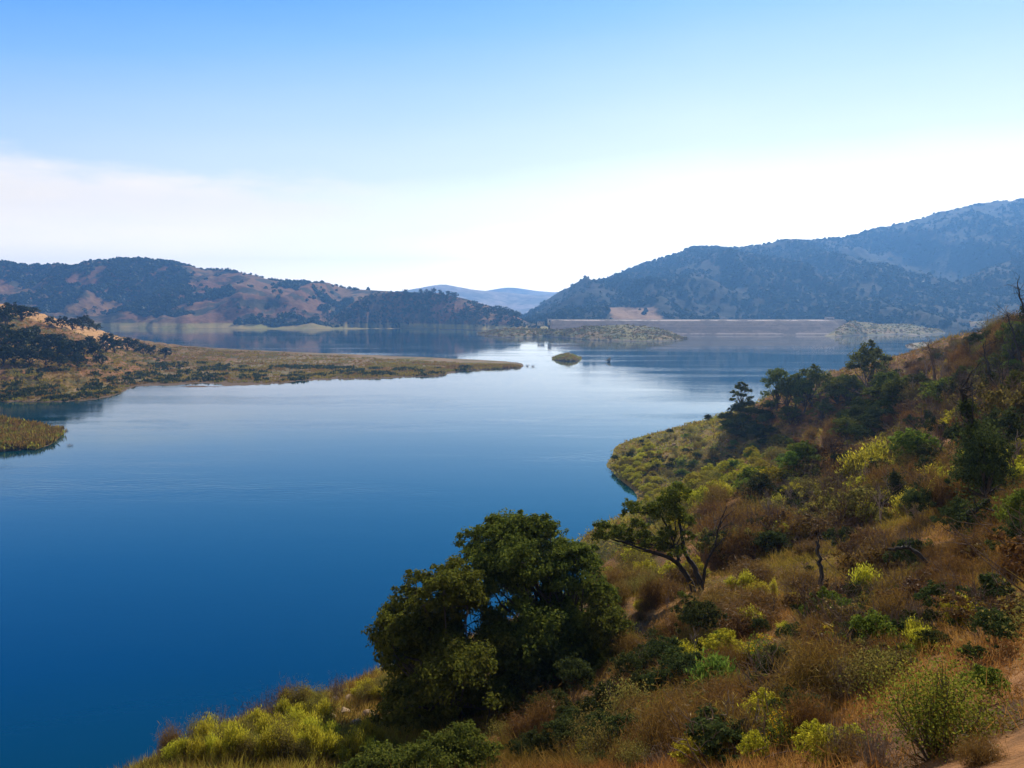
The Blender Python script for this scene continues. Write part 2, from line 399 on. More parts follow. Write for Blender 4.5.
left_hill = Sheet('hill', HILL, [(-700, 1000 + 2050), (60, 1000 + 2080), (120, 1000 + 2010), (150, 1000 + 1960), (185, 1000 + 1900), (210, 1000 + 1960), (250, 1000 + 1840), (275, 1000 + 1860), (310, 1000 + 1830), (340, 1000 + 1880), (560, 1000 + 2000)],
      [(-700, 285, 2700), (-250, 272, 2700), (-90, 266, 2700), (0, 263, 2700), (30, 266, 2700), (60, 265, 2700), (100, 264, 2750), (130, 262, 2750), (160, 264, 2750), (185, 267, 2700), (205, 271, 2700), (225, 269, 2650), (250, 274, 2600), (275, 281, 2600), (300, 282, 2600), (320, 285, 2600), (345, 288, 2550), (380, 291, 2500), (430, 300, 2450), (480, 312, 2400), (560, 330, 2300)],
      900, 420, 110, p=.95, bench=.10, gully=(62, 200, 600), lumps=(10, 110), seed=40, label='dry brown hill with dark oak woods across the left of the lake')
knoll = Sheet('knoll', HILL, [(320, 329.5), (350, 328.5), (400, 328), (450, 329), (500, 331), (530, 333), (560, 335)],
      [(320, 326, 2040), (338, 314, 2040), (352, 303, 2040), (372, 296, 2060), (395, 292, 2060), (415, 292, 2060), (440, 293, 2060), (465, 299, 2040), (490, 306, 2000), (505, 311, 1980), (516, 317, 1900), (526, 322, 1800), (545, 326, 1700), (560, 331, 1600)],
      260, 220, 60, p=.85, bench=.15, gully=(10, 90, 260), lumps=(5, 60), seed=55, label='wooded knoll at the right end of the far hills', ends=(14, 12))
dam_isle = Sheet('low_island', SHORE, [(475, 334.5), (500, 337), (515, 338), (530, 337), (548, 336.5), (575, 339), (600, 340.5), (640, 341.5), (675, 340.5), (690, 338.5)],
      [(475, 333, 1600), (500, 329, 1500), (520, 327, 1480), (545, 329, 1440), (560, 329.5, 1400), (585, 326.5, 1380), (620, 325, 1380), (645, 326, 1380), (668, 330, 1360), (682, 335, 1330), (690, 337.5, 1310)],
      110, 260, 34, p=.7, lumps=(2.2, 22), seed=61, label='low grassy island in front of the dam', ends=(6, 30), rr=.6)
islet = Sheet('islet', SPIT, [(551, 359.3), (556, 360.3), (566, 361.2), (576, 361), (583, 359.3)],
      [(551, 358.9, 772), (555, 356.5, 772), (561, 354.3, 772), (568, 353.3, 772), (575, 355.2, 772), (580, 357.6, 772), (583, 358.9, 772)],
      22, 90, 24, p=.7, lumps=(.8, 5), seed=66, label='tiny humped islet alone in the bright water', ends=(5, 6), rr=.6, zback=-3)
east_shore = Sheet('lake_margin', SHORE, [(822, 337.5), (838, 337), (848, 336), (862, 335), (880, 335.5), (900, 334), (915, 336), (940, 333.5), (965, 332), (1000, 334), (1400, 334)],
      [(822, 336.6, 1440), (834, 331, 1470), (842, 325, 1500), (850, 321, 1530), (862, 322, 1580), (880, 324, 1640), (920, 324, 1720), (960, 322.5, 1700), (1000, 320, 1680), (1400, 310, 1700)],
      120, 300, 30, p=.8, lumps=(3, 40), seed=70, label='pale grassy margin below the mountain on the right', ends=(10, 0), rr=.6)
east_spit = Sheet('grassy_spit', SHORE, [(900, 347.2), (912, 349), (940, 349.8), (985, 349), (1020, 352), (1060, 353), (1400, 356)],
      [(900, 345.6, 1060), (915, 343, 1080), (940, 341, 1100), (975, 338.5, 1120), (1010, 333, 1140), (1060, 325, 1160), (1400, 300, 1200)],
      140, 260, 26, p=.9, lumps=(2, 30), seed=73, label='low pale green spit reaching in from the right', ends=(25, 0), rr=.6)
peninsula = Sheet('peninsula', SPIT, [(-500, 405), (-120, 402), (0, 402.5), (60, 402), (95, 400), (112, 396), (128, 389.5), (136, 386.2), (170, 386), (200, 387.5), (240, 386), (272, 384), (300, 381), (330, 379.5), (372, 379), (400, 377.2), (436, 376.3), (452, 373.5), (480, 370.0), (505, 368.4), (520, 367.8), (532, 367.3)],
      [(-500, 270, 680), (-120, 288, 690), (0, 304, 700), (30, 311, 720), (60, 320, 740), (90, 328, 780), (120, 337, 830), (150, 343.5, 870), (175, 346.5, 890), (240, 351.5, 860), (300, 354.5, 820), (350, 357, 780), (400, 359.5, 739), (440, 361.5, 715), (470, 363.2, 692), (500, 364.6, 682), (516, 365.6, 674), (532, 366.8, 664)],
      260, 560, 150, p=.8, bench=.13, lumps=(4, 45), seed=80, label='long tapering grassy spit with an oak hill at its left end', ends=(0, 34), steps=(.55, 2.6), rr=.35)
west_islet = Sheet('grassy_point', SPIT, [(-420, 462), (-60, 455), (0, 451.5), (20, 451), (36, 449), (48, 446), (57, 441), (66, 433)],
      [(-420, 380, 330), (-100, 404, 330), (0, 419, 325), (20, 423, 326), (38, 426, 327), (52, 429, 328), (60, 430.8, 326), (66, 431.8, 324)],
      40, 160, 40, p=.62, lumps=(1.6, 10), seed=90, label='near grassy point at the left edge of the lake', ends=(0, 14), rr=.6)

# ---------------------------------------------------------------- the near hillside (thin plate spline through surveyed points)
CP = []
def c(px, py, d): CP.append((U(px) * d, d, ZP(py, d)))
for a in [(1024, 700, 11), (900, 775, 10.5), (750, 772, 14), (600, 775, 20), (500, 800, 24), (380, 775, 28), (250, 758, 28), (165, 788, 26.5),
          (250, 750, 31), (320, 724, 35), (380, 702, 38), (450, 660, 44), (520, 628, 50), (580, 604, 55), (604, 586, 62),
          (640, 552, 70), (650, 530, 100), (655, 515, 150), (640, 503, 203), (615, 476, 238), (612, 464, 252), (640, 442, 285), (690, 429, 328),
          (720, 417, 326), (745, 412, 245), (760, 406, 262), (800, 401, 232), (870, 388, 212), (930, 377, 182), (980, 354, 150), (1024, 326, 122),
          (690, 452, 236), (700, 482, 168), (700, 512, 110), (700, 546, 70), (700, 592, 45), (690, 640, 33), (760, 438, 226), (800, 440, 219), (840, 434, 210), (722, 436, 252), (800, 472, 140), (800, 522, 80),
          (800, 592, 40), (800, 662, 24), (800, 722, 17), (900, 450, 112), (900, 522, 60), (900, 592, 32), (900, 662, 19), (960, 402, 120), (1000, 432, 75),
          (1000, 502, 45), (1000, 582, 24), (1000, 652, 15), (1024, 402, 70), (620, 690, 30), (700, 720, 22), (560, 700, 34), (540, 770, 25), (450, 740, 32),
          (1150, 300, 120), (1300, 250, 120), (1200, 380, 50), (1300, 480, 20)]: c(*a)
CP += [(0, 0, 43.1), (0, 5, 41.3), (0, 10, 38.8), (0, 15, 36.6), (0, 20, 34.3), (-10, 0, 39.5), (-10, 15, 34.6), (-12, 22, 32.2), (-25, 0, 32), (-30, 20, 20), (-28, 40, 6),
       (-17, 36, 24), (-20, 45, 16), (-14, 48, 19), (-26, 55, 2), (-10, 62, 12), (-14, 80, 0), (-2, 78, 11), (4, 95, 9), (2, 120, -1), (12, 115, 5), (14, 145, -2.5), (-10, 150, -6), (18, 190, -2),
       (20, 250, -3.5), (15, 330, -6), (60, 380, -4), (110, 340, -1), (150, 330, 4), (-40, 120, -7), (-40, 250, -8), (-45, 20, 4), (-60, 50, -7), (-45, -30, 18), (0, -35, 52), (40, -30, 66), (20, 0, 49), (45, 10, 56), (140, 260, 20), (200, 200, 40), (260, 330, 12), (150, 430, -4), (280, 430, -3), (300, 120, 75), (90, -30, 85), (160, 20, 85),
       (-50, 430, -8), (-120, 0, -8), (-120, 200, -8), (-120, 430, -8), (-90, -40, 4)]
CP = np.array(CP, float)
def _tps(r2): return np.where(r2 > 0, .5 * r2 * np.log(np.maximum(r2, 1e-12)), 0)
_S = 100.0
_A = CP[:, :2] / _S; _n = len(CP)
_K = _tps(((_A[:, None] - _A[None]) ** 2).sum(-1)) + np.eye(_n) * 2e-4
_Pm = np.hstack([np.ones((_n, 1)), _A])
_M = np.block([[_K, _Pm], [_Pm.T, np.zeros((3, 3))]])
_W = np.linalg.solve(_M, np.concatenate([CP[:, 2], np.zeros(3)]))
def near_h(x, y, fine=True):
    x = np.asarray(x, float); y = np.asarray(y, float)
    q = np.stack([x.ravel(), y.ravel()], -1) / _S
    z = np.empty(len(q))
    for k in range(0, len(q), 20000):
        qq = q[k:k + 20000]
        z[k:k + 20000] = _tps(((qq[:, None] - _A[None]) ** 2).sum(-1)) @ _W[:_n] + _W[_n] + qq @ _W[_n + 1:]
    z = z.reshape(x.shape)
    z = np.clip(z, -9, 95)
    land = np.clip(z / 3, 0, 1)
    s = np.clip(y / 60, .25, 1.6)
    z = z + land * s * (.9 * ridged(x / 11, y / 13, 4, 5) + .9 * fbm(x / 28, y / 28, 3, 9))
    if fine: z = z + land * .16 * fbm(x / 1.1, y / 1.1, 3, 14) * np.clip(1.4 - y / 120, 0, 1)
    return z
ys = [-45.0]
while ys[-1] < 440: ys.append(ys[-1] + max(.45, .012 * max(ys[-1], 0)) * (2.5 if ys[-1] < 0 else 1))
ys = np.array(ys); ss = np.linspace(-1, 1, 330)
S_, Y_ = np.meshgrid(ss, ys)
X_ = 6 + Y_.clip(0) * .22 + S_ * (34 + .62 * Y_.clip(0))
Z_ = near_h(X_, Y_)
idx = np.arange(X_.size).reshape(X_.shape)
Fq = np.stack([idx[:-1, :-1], idx[:-1, 1:], idx[1:, 1:], idx[1:, :-1]], -1).reshape(-1, 4)

def near_extra(nt, pos, c):
    sx = N(nt, 'ShaderNodeSeparateXYZ'); L(nt, pos, sx.inputs[0])
    # greener growth low on the point where the lake keeps the soil damp
    nn = noise(nt, pos, .09, 4)
    low = smooth_step(nt, mth(nt, 'ADD', sx.outputs[2], mth(nt, 'MULTIPLY_ADD', nn.outputs[0], 14, -7)), 17, 9)
    return mixc(nt, mth(nt, 'MULTIPLY', low, .75), c, mixc(nt, smooth_step(nt, nn.outputs[0], .45, .6), (.17, .165, .028), (.22, .155, .045)))
HILLSIDE = ground_mat('near_hillside', (.25, .118, .042), (.25, .142, .048), (.10, .055, .024), (.05, .22, 1.6), bump=.7, bumpscale=2.2, extra=near_extra, scrub_cut=(.46, .60))
tag(link('hillside', mesh('hillside', np.stack([X_, Y_, Z_], -1).reshape(-1, 3), [Fq], [HILLSIDE], smooth=True)), 'steep dry brush covered hillside falling to the lake on the right', kind='structure')

_dm = np.concatenate([np.arange(4, 60, .25), np.arange(60, 420, 1.0)])
def near_hit(px, py):
    z = near_h(U(px) * _dm, _dm, False)
    k = np.where(z >= ZP(py, _dm))[0]
    if not len(k): return None
    d = _dm[k[0]]
    x = U(px) * d
    return (x, d, float(near_h(np.array([x]), np.array([d]))[0]))
# ---------------------------------------------------------------- plant building
def unit(v): return v / np.maximum(np.linalg.norm(v, axis=-1, keepdims=True), 1e-9)
def rdir(n, r=rng): return unit(r.normal(size=(n, 3)))
def leaves(C, Nr, size, aspect=.5, long=None, r=rng):
    """one small rhombus per leaf; long = direction the leaf points (optional)"""
    n = len(C); Nr = unit(Nr)
    t = rdir(n, r) if long is None else long
    t = unit(t - (t * Nr).sum(-1, keepdims=True) * Nr)
    b = np.cross(Nr, t)
    s = np.broadcast_to(np.asarray(size, float), (n,))[:, None] * .5
    V = np.stack([C - t * s, C + b * s * aspect, C + t * s, C - b * s * aspect], 1).reshape(-1, 3)
    return V, np.arange(4 * n).reshape(n, 4)
def crown(clusters, n, size, r=rng, sub=14, aspect=.55, shell=.4, up=.35):
    """leaves gathered in tufts on the skin of each cluster (x, y, z, rx, ry, rz)"""
    cl = np.asarray(clusters, float)
    wgt = (cl[:, 3] * cl[:, 5]); wgt = wgt / wgt.sum()
    tufts = []
    for k in range(len(cl)):
        m_ = max(5, int(sub * (.6 + .8 * r.random())))
        d = rdir(m_, r); d[:, 2] = np.where(d[:, 2] < -.35, -d[:, 2], d[:, 2])
        far_ = r.random(m_) < .2; rad = .62 + .42 * r.random(m_) + far_ * .24
        cen = cl[k, :3] + d * cl[k, 3:] * rad[:, None]
        tr = cl[k, 3:].mean() * (.26 + .22 * r.random(m_)) * np.where(far_, .6, 1)
        for c_, t_ in zip(cen, tr): tufts.append((*c_, t_, k, wgt[k] / m_ * (.5 + r.random())))
    tf = np.array(tufts); pw_ = tf[:, 5] / tf[:, 5].sum()
    pick = r.choice(len(tf), n, p=pw_)
    d = rdir(n, r); rad = r.random(n) ** shell
    C = tf[pick, :3] + d * (tf[pick, 3] * rad)[:, None] * np.array([1.15, 1.15, .8])
    own = cl[tf[pick, 4].astype(int), :3]
    Nr = unit(C - own) * .5 + d * .5 + r.normal(size=(n, 3)) * .45 + np.array([0, 0, up])
    return leaves(C, Nr, size * (.6 + .8 * r.random(n)), aspect, r=r)
def tube(pts, rads, k=6):
    pts = np.asarray(pts, float); n = len(pts)
    tan = unit(np.gradient(pts, axis=0))
    ref = np.where(np.abs(tan[:, 2:3]) > .9, np.array([[1., 0, 0]]), np.array([[0, 0, 1.]]))
    a = unit(np.cross(tan, ref)); b = np.cross(tan, a)
    th = np.linspace(0, 2 * np.pi, k, endpoint=False)
    V = pts[:, None] + (a[:, None] * np.cos(th)[None, :, None] + b[:, None] * np.sin(th)[None, :, None]) * np.asarray(rads)[:, None, None]
    V = V.reshape(-1, 3)
    i = np.arange(n - 1)[:, None] * k; j = np.arange(k)[None]; j2 = (j + 1) % k
    Fq = np.stack([i + j, i + j2, i + k + j2, i + k + j], -1).reshape(-1, 4)
    return V, Fq
def limb(p0, p1, r0, r1, wob=.12, n=7, k=6, sag=0, r=rng):
    p0 = np.asarray(p0, float); p1 = np.asarray(p1, float)
    t = np.linspace(0, 1, n)[:, None]; ln = np.linalg.norm(p1 - p0)
    P = p0 + (p1 - p0) * t
    j = r.normal(size=(n, 3)) * wob * ln / n * 1.6; j[0] = 0; j = np.cumsum(j, 0) * .5
    P = P + j * np.sin(t * np.pi * .9)
    P[:, 2] += sag * ln * (np.sin(t[:, 0] * np.pi))
    return tube(P, r0 + (r1 - r0) * t[:, 0], k)
def join(parts):
    Vs, Fs, o = [], [], 0
    for V, Fc in parts:
        Vs.append(V); Fs.append(np.asarray(Fc) + o); o += len(V)
    return np.concatenate(Vs), np.concatenate(Fs)

OAK = leaf_mat('oak_leaves', (.042, .060, .013), (.118, .140, .024), (.18, .18, .030), trans=.40)
OAK_L = leaf_mat('olive_oak_leaves', (.048, .068, .013), (.130, .155, .024), (.20, .20, .032), trans=.42)
OAK_FAR = leaf_mat('far_oak_leaves', (.020, .029, .011), (.046, .056, .018), (.07, .07, .022), trans=.22, gloss=.01)
BUSH_G = leaf_mat('green_bush_leaves', (.05, .095, .018), (.14, .20, .028), (.23, .27, .035), trans=.42)
BUSH_Y = leaf_mat('yellow_green_leaves', (.18, .175, .020), (.40, .37, .030), (.55, .46, .038), trans=.52)
BUSH_O = leaf_mat('olive_leaves', (.09, .085, .025), (.19, .165, .04), (.27, .20, .05), trans=.4)
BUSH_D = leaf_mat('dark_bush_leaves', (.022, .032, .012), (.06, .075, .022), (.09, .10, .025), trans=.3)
DRY = leaf_mat('dry_brush_twigs', (.07, .036, .011), (.19, .108, .025), (.33, .20, .040), trans=.3, gloss=.01)
GOLD = leaf_mat('golden_grass', (.22, .11, .03), (.38, .21, .05), (.48, .29, .07), trans=.4, gloss=0, patch=(.09, (.24, .10, .03), (.27, .22, .035)))
FLOWER = leaf_mat('yellow_petals', (.55, .38, .02), (.75, .55, .03), (.8, .62, .04), trans=.4)
SCRUB = leaf_mat('point_scrub_leaves', (.14, .14, .022), (.30, .28, .032), (.40, .30, .045), trans=.45, patch=(.06, (.22, .115, .035), (.14, .20, .03)))
SPITG = leaf_mat('spit_grass_blades', (.12, .085, .018), (.26, .185, .030), (.36, .25, .04), trans=.38, patch=(.028, (.22, .11, .028), (.18, .19, .026)))
REED = leaf_mat('reed_blades', (.10, .075, .016), (.24, .175, .028), (.36, .25, .045), trans=.4, patch=(.12, (.19, .09, .03), (.13, .14, .022)))
ISLE = leaf_mat('island_scrub_leaves', (.085, .064, .010), (.20, .15, .022), (.28, .19, .03), trans=.3, patch=(.03, (.18, .10, .022), (.13, .14, .018)))
UNDER = leaf_mat('undergrowth_twigs', (.065, .032, .012), (.17, .088, .024), (.30, .155, .035), trans=.3, gloss=0, patch=(.12, (.28, .125, .035), (.11, .085, .02)))
BARK = bark_mat('oak_bark', (.030, .022, .016), (.10, .075, .055))
CHAR = bark_mat('charred_bark', (.010, .009, .008), (.05, .04, .032))
GREYW = bark_mat('grey_dead_wood', (.16, .125, .10), (.34, .28, .23), 12)
TWIG = bark_mat('brown_twig_bark', (.07, .042, .026), (.17, .11, .07), 12)

class Kind:
    """a plant built once: its parts' meshes, and how wide and tall it is"""
    def __init__(s, name, parts, wide, tall):
        s.name, s.parts, s.wide, s.tall = name, parts, wide, tall
    def put(s, x, y, z, label, cat, group=None, w=None, h=None, rot=None, lean=(0, 0), r=rng):
        o = link(s.name, None); o.location = (x, y, z); o.empty_display_size = .2
        sw = (w / s.wide) if w else 1; sh = (h / s.tall) if h else sw
        ec = r.uniform(.8, 1.25); o.scale = (sw * ec, sw / ec, sh)
        o.rotation_euler = (lean[0], lean[1], r.random() * 6.283 if rot is None else rot)
        tag(o, label, cat, group)
        for pn, me in s.parts: link(pn, me, o)
        return o
    def put_single(s, x, y, z, label, cat, group=None, w=None, h=None, r=rng):
        o = link(s.name, s.parts[0][1]); o.location = (x, y, z)
        sw = (w / s.wide) if w else 1; sh = (h / s.tall) if h else sw
        o.scale = (sw, sw, sh); o.rotation_euler = (0, 0, r.random() * 6.283)
        return tag(o, label, cat, group)

def oak_kind(seed, tall, wide, nleaf, lsize, ncl=12, lmat=None, name='oak_tree', open_=.0, single=False, k=6):
    r = np.random.default_rng(seed)
    cl, tr = [], []
    R = wide / 2
    th0 = tall * (.13 + .08 * r.random())
    trunk_top = np.array([r.normal() * .06 * wide, r.normal() * .06 * wide, th0])
    tr.append(limb((0, 0, -.5), trunk_top, tall * .040, tall * .032, .15, 6, k + 1, r=r))
    for q in range(ncl):
        f = (q + .5) / ncl
        a = q * 2.4 + r.normal() * .3
        el = f ** .8
        rr = R * (.72 - .62 * el ** 1.6) * (.75 + .5 * r.random())
        zz = tall * (.30 + .54 * el + .05 * r.normal())
        cr = R * (.40 + .18 * r.random()) * (1 - open_ * .35)
        cl.append((rr * math.cos(a), rr * math.sin(a), min(zz, tall - cr * .6), cr, cr, cr * (.72 - .15 * open_)))
        tr.append(limb(trunk_top * (.75 + .25 * r.random()), np.array(cl[-1][:3]) - (0, 0, cr * .2), tall * .020, tall * .006, .25, 6, max(4, k - 2), sag=-.06, r=r))
    CV, CF = crown(cl, nleaf, lsize, r, sub=10)
    TV, TF = join(tr)
    lm = lmat or OAK
    if single:
        V, Fc = join([(TV, TF), (CV, CF)])
        return Kind(name, [(name, mesh(name, V, [Fc], [BARK, lm], np.r_[np.zeros(len(TF)), np.ones(len(CF))]))], wide, tall)
    return Kind(name, [('trunk', mesh('oak_trunk', TV, [TF], [BARK], smooth=True)), ('crown', mesh('oak_crown', CV, [CF], [lm]))], wide, tall)

def stems(n, R, h, r0, r, spread=.8, kk=4, nseg=4):
    out_ = []
    tips = []
    for _ in range(n):
        a = r.random() * 6.283; q = R * spread * r.random() ** .6
        hh = h * (.55 + .4 * r.random()) * math.sqrt(max(.15, 1 - (q / (R * 1.15)) ** 2))
        tip = np.array([q * math.cos(a), q * math.sin(a), hh])
        out_.append(limb((tip[0] * .12, tip[1] * .12, -.12), tip, r0 * (.7 + .6 * r.random()), r0 * .3, .3, nseg, kk, sag=.05, r=r))
        tips.append(tip)
    return join(out_), np.array(tips)

def bush_kind(seed, name, wide, tall, nleaf, lsize, lmat, style='dome', stem_mat=None, nst=22, flowers=0):
    """dome = rounded leafy; spray = upright lance leaves along stems; twig = dead twigs; airy = thin, seen through"""
    r = np.random.default_rng(seed); R = wide / 2
    sr = max(.006 * tall / 1.0, .006)
    (SV, SF), tips = stems(nst, R, tall, sr * (1.6 if style == 'airy' else 1.0), r)
    if style == 'dome':
        cl = []
        for q in range(11):
            a = q * 2.4; rr = R * .62 * math.sqrt((q + .5) / 11)
            cr = R * (.34 + .18 * r.random())
            cl.append((rr * math.cos(a), rr * math.sin(a), tall * (.78 - .45 * (rr / R) ** 1.5) * (.8 + .3 * r.random()), cr, cr, tall * .30))
        for q in range(7):
            a = r.random() * 6.283; rr = R * r.uniform(.2, 1.05); cr = R * r.uniform(.10, .2)
            cl.append((rr * math.cos(a), rr * math.sin(a), tall * r.uniform(.55, 1.02) * math.sqrt(max(.1, 1 - (rr / R / 1.15) ** 2)), cr, cr, cr * 1.5))
        V, Fq = crown(cl, nleaf, lsize, r, sub=9, shell=.55)
    else:
        per = max(1, nleaf // len(tips)); Vs = []
        idx = np.repeat(np.arange(len(tips)), per); n = len(idx)
        base = tips[idx] * np.array([.12, .12, 0]); t = r.random(n) ** .75
        lo = {'spray': .25, 'twig': .15, 'airy': .55}[style]
        t = lo + (1.04 - lo) * t
        C = base + (tips[idx] - base) * t[:, None]
        jit = {'spray': .10, 'twig': .20, 'airy': .20}[style] * R * 1.5
        C = C + r.normal(size=(n, 3)) * jit * np.array([1, 1, .7])
        C[:, 2] = np.maximum(C[:, 2], .02)
        dr = unit(tips[idx] - base * .5)
        if style == 'spray': lg = unit(dr + r.normal(size=(n, 3)) * .35 + np.array([0, 0, .3])); asp = .20
        elif style == 'twig': lg = unit(dr * .7 + r.normal(size=(n, 3)) * .6 + np.array([0, 0, .2])); asp = .055
        else: lg = rdir(n, r); asp = .5
        V, Fq = leaves(C, rdir(n, r), lsize * (.6 + .8 * r.random(n)), asp, lg, r)
    parts = [('foliage', mesh(name + '_foliage', V, [Fq], [lmat])), ('stems', mesh(name + '_stems', SV, [SF], [stem_mat or TWIG]))]
    if flowers:
        k = r.choice(len(tips), flowers); C = tips[k] * 1.06 + r.normal(size=(flowers, 3)) * .05 * tall
        C = np.repeat(C, 9, 0) + r.normal(size=(flowers * 9, 3)) * .028 * tall
        FV, FF = leaves(C, r.normal(size=(len(C), 3)) * .5 + np.array([0, 0, .8]), .055 * tall, .8, r=r)
        parts.append(('blossom', mesh(name + '_flowers', FV, [FF], [FLOWER])))
    return Kind(name, parts, wide, tall)

def bare_kind(seed, name, tall, spread, r0, bmat, levels=3, lean=0.0):
    """leafless tree: forking limbs only"""
    r = np.random.default_rng(seed); parts = []
    def grow(p, d, ln, rad, lv):
        q = p + d * ln
        parts.append(limb(p, q, rad, rad * .6, .28, 6, 5 if lv else 4, r=r))
        if lv <= 0: return
        for _ in range(3 if lv > 1 else 4):
            nd = unit(d + r.normal(size=3) * spread + np.array([0, 0, .18]))
            f = .45 + .55 * r.random()
            grow(p + (q - p) * f, nd, ln * (.5 + .28 * r.random()), rad * .55, lv - 1)
    grow(np.array([0, 0, -.3]), unit(np.array([lean, r.normal() * .1, 1])), tall * .5, r0, levels)
    V, Fq = join(parts)
    top = V[:, 2].max()
    return Kind(name, [('trunk', mesh(name, V, [Fq], [bmat], smooth=True))], 1.0, top)

def thicket_kind(seed, name, lmat, nleaf, lsize, bare=26):
    """wide uneven tangle: leafy lumps of different heights with dead stems sticking out"""
    r = np.random.default_rng(seed); cl = []; parts = []
    for q in range(16):
        a = r.random() * 6.283; rr = 1.35 * r.random() ** .6; cr = r.uniform(.16, .48)
        cl.append((rr * math.cos(a), rr * math.sin(a) * .7, r.uniform(.15, .62) + .25 * (1.35 - rr), cr, cr, cr * r.uniform(.6, 1.1)))
    V, Fq = crown(cl, nleaf, lsize, r, sub=9, shell=.6)
    for q in range(bare):
        a = r.random() * 6.283; rr = 1.2 * r.random() ** .6; x, y = rr * math.cos(a), rr * math.sin(a) * .7
        tip = np.array([x + r.normal() * .4, y + r.normal() * .4, r.uniform(.7, 1.45)])
        parts.append(limb((x * .7, y * .7, -.1), tip, .016, .005, .4, 6, 4, r=r))
        for _ in range(3):
            p = np.array([x * .7, y * .7, 0]) * .4 + tip * r.uniform(.5, .95) * np.array([1, 1, 1]) * 1.0
            parts.append(limb(tip * .75 + np.array([x, y, 0]) * .2, tip + r.normal(size=3) * .22, .008, .003, .4, 4, 4, r=r))
    SV, SF = join(parts)
    return Kind(name, [('foliage', mesh(name + '_foliage', V, [Fq], [lmat])), ('stems', mesh(name + '_stems', SV, [SF], [TWIG]))], 2.9, 1.15)
# ---------------------------------------------------------------- the big oaks on the near bank
def clusters_px(lst, d, base, depth, r, flat=.85):
    """crown clusters given where they stand round the trunk; depth = how far the crown reaches towards and away from the lake"""
    s = d / F_PX; out_ = []
    for k, (px, py, rp) in enumerate(lst):
        x = U(px) * d - base[0]; z = ZP(py, d) - base[2]; rr = rp * s
        y = depth * (r.random() * 2 - 1)
        out_.append((x, y, z, rr, rr * 1.1, rr * flat))
    return out_
def hero_oak(base_px, d, lst, depth, nleaf, lsize, seed, label, trunks=1, girth=.22, group=None, extra=None, lmat=None, dead_limb=None):
    r = np.random.default_rng(seed)
    x = U(base_px) * d; z = float(near_h(np.array([x]), np.array([d]))[0])
    base = np.array([x, d, z])
    cl = clusters_px(lst, d, base, depth, r)
    cl2 = list(cl)
    for c_ in cl:                                     # the far side of the crown
        cl2.append((c_[0] * .85, -c_[1] + depth * .3 * r.normal(), c_[2] - abs(c_[5]) * .3, c_[3], c_[4], c_[5]))
    for _ in range(len(cl) * 3):                      # and its filling
        a_, b_ = cl[r.integers(len(cl))], cl[r.integers(len(cl))]
        if abs(a_[0] - b_[0]) + abs(a_[2] - b_[2]) < 2.6:
            cl2.append(tuple((np.array(a_) + np.array(b_)) * .5))
    o = link('oak_tree', None); o.location = base; tag(o, label, 'tree', group)
    tr = []
    cen = np.mean([c_[:3] for c_ in cl], 0)
    forks = []
    for k in range(trunks):
        f = np.array([cen[0] * .45 + r.normal() * .25, cen[1] * .4 + (k - trunks / 2) * .3, max(.9, cen[2] * .5)])
        tr.append(limb((r.normal() * .15, k * .25, -.6), f, girth, girth * .7, .18, 8, 9, r=r)); forks.append(f)
    for c_ in cl2:
        f = forks[r.integers(len(forks))]
        tr.append(limb(f * (.8 + .2 * r.random()), np.array(c_[:3]), girth * .38, girth * .07, .3, 8, 5, sag=-.07, r=r))
        for _ in range(3):
            q = np.array(c_[:3]) + rdir(1, r)[0] * np.array(c_[3:]) * .85
            tr.append(limb(np.array(c_[:3]), q, girth * .09, girth * .02, .3, 5, 4, r=r))
    V, Fq = join(tr); link('trunk', mesh('oak_trunk', V, [Fq], [BARK], smooth=True), o)
    V, Fq = crown(cl2, nleaf, lsize, r, sub=22, shell=.55)
    link('crown', mesh('oak_crown', V, [Fq], [lmat or OAK]), o)
    return o

hero_oak(584, 37.0, [(505, 545, 24), (490, 575, 26), (530, 560, 26), (545, 527, 13), (540, 540, 10), (560, 575, 26), (588, 570, 18), (604, 592, 15), (520, 605, 34), (560, 620, 34), (592, 618, 24), (540, 650, 30),
      (500, 640, 25), (580, 652, 20), (468, 553, 15), (515, 530, 13), (494, 532, 8), (575, 556, 14), (560, 668, 24), (604, 654, 16), (540, 692, 22), (584, 690, 15), (520, 718, 18)], 2.0, 135000, .135, 101, 'tallest dark oak of the clump, its crown standing against the blue water', trunks=3, girth=.24)
hero_oak(452, 33.0, [(395, 620, 22), (386, 645, 16), (420, 595, 18), (445, 585, 20), (470, 597, 22), (430, 635, 32), (465, 640, 34), (500, 652, 26), (405, 665, 24), (450, 680, 34), (490, 690, 28), (515, 680, 16), (398, 690, 18),
      (440, 712, 24), (480, 722, 22), (506, 722, 15), (385, 625, 12), (430, 738, 24), (470, 746, 22), (402, 716, 16), (500, 742, 18)], 1.9, 135000, .13, 102, 'broad olive oak with sunlit left side in front of the tallest oak', trunks=2, girth=.22, lmat=OAK_L)
hero_oak(425, 23.5, [(368, 768, 22), (398, 762, 18), (430, 758, 22), (462, 757, 22), (488, 768, 16), (345, 782, 20), (410, 785, 26), (450, 785, 28), (480, 790, 20)],   .9, 40000, .085, 103, 'low spreading oak whose crown top shows at the bottom edge below the broad olive oak', trunks=1, girth=.12)
hero_oak(608, 35.0, [(600, 610, 17), (614, 622, 15), (627, 640, 13), (604, 638, 13), (620, 655, 11), (634, 652, 8), (594, 626, 10)], .7, 18000, .10, 104, 'slim young oak with a visible thin trunk right of the big oaks', trunks=2, girth=.10)

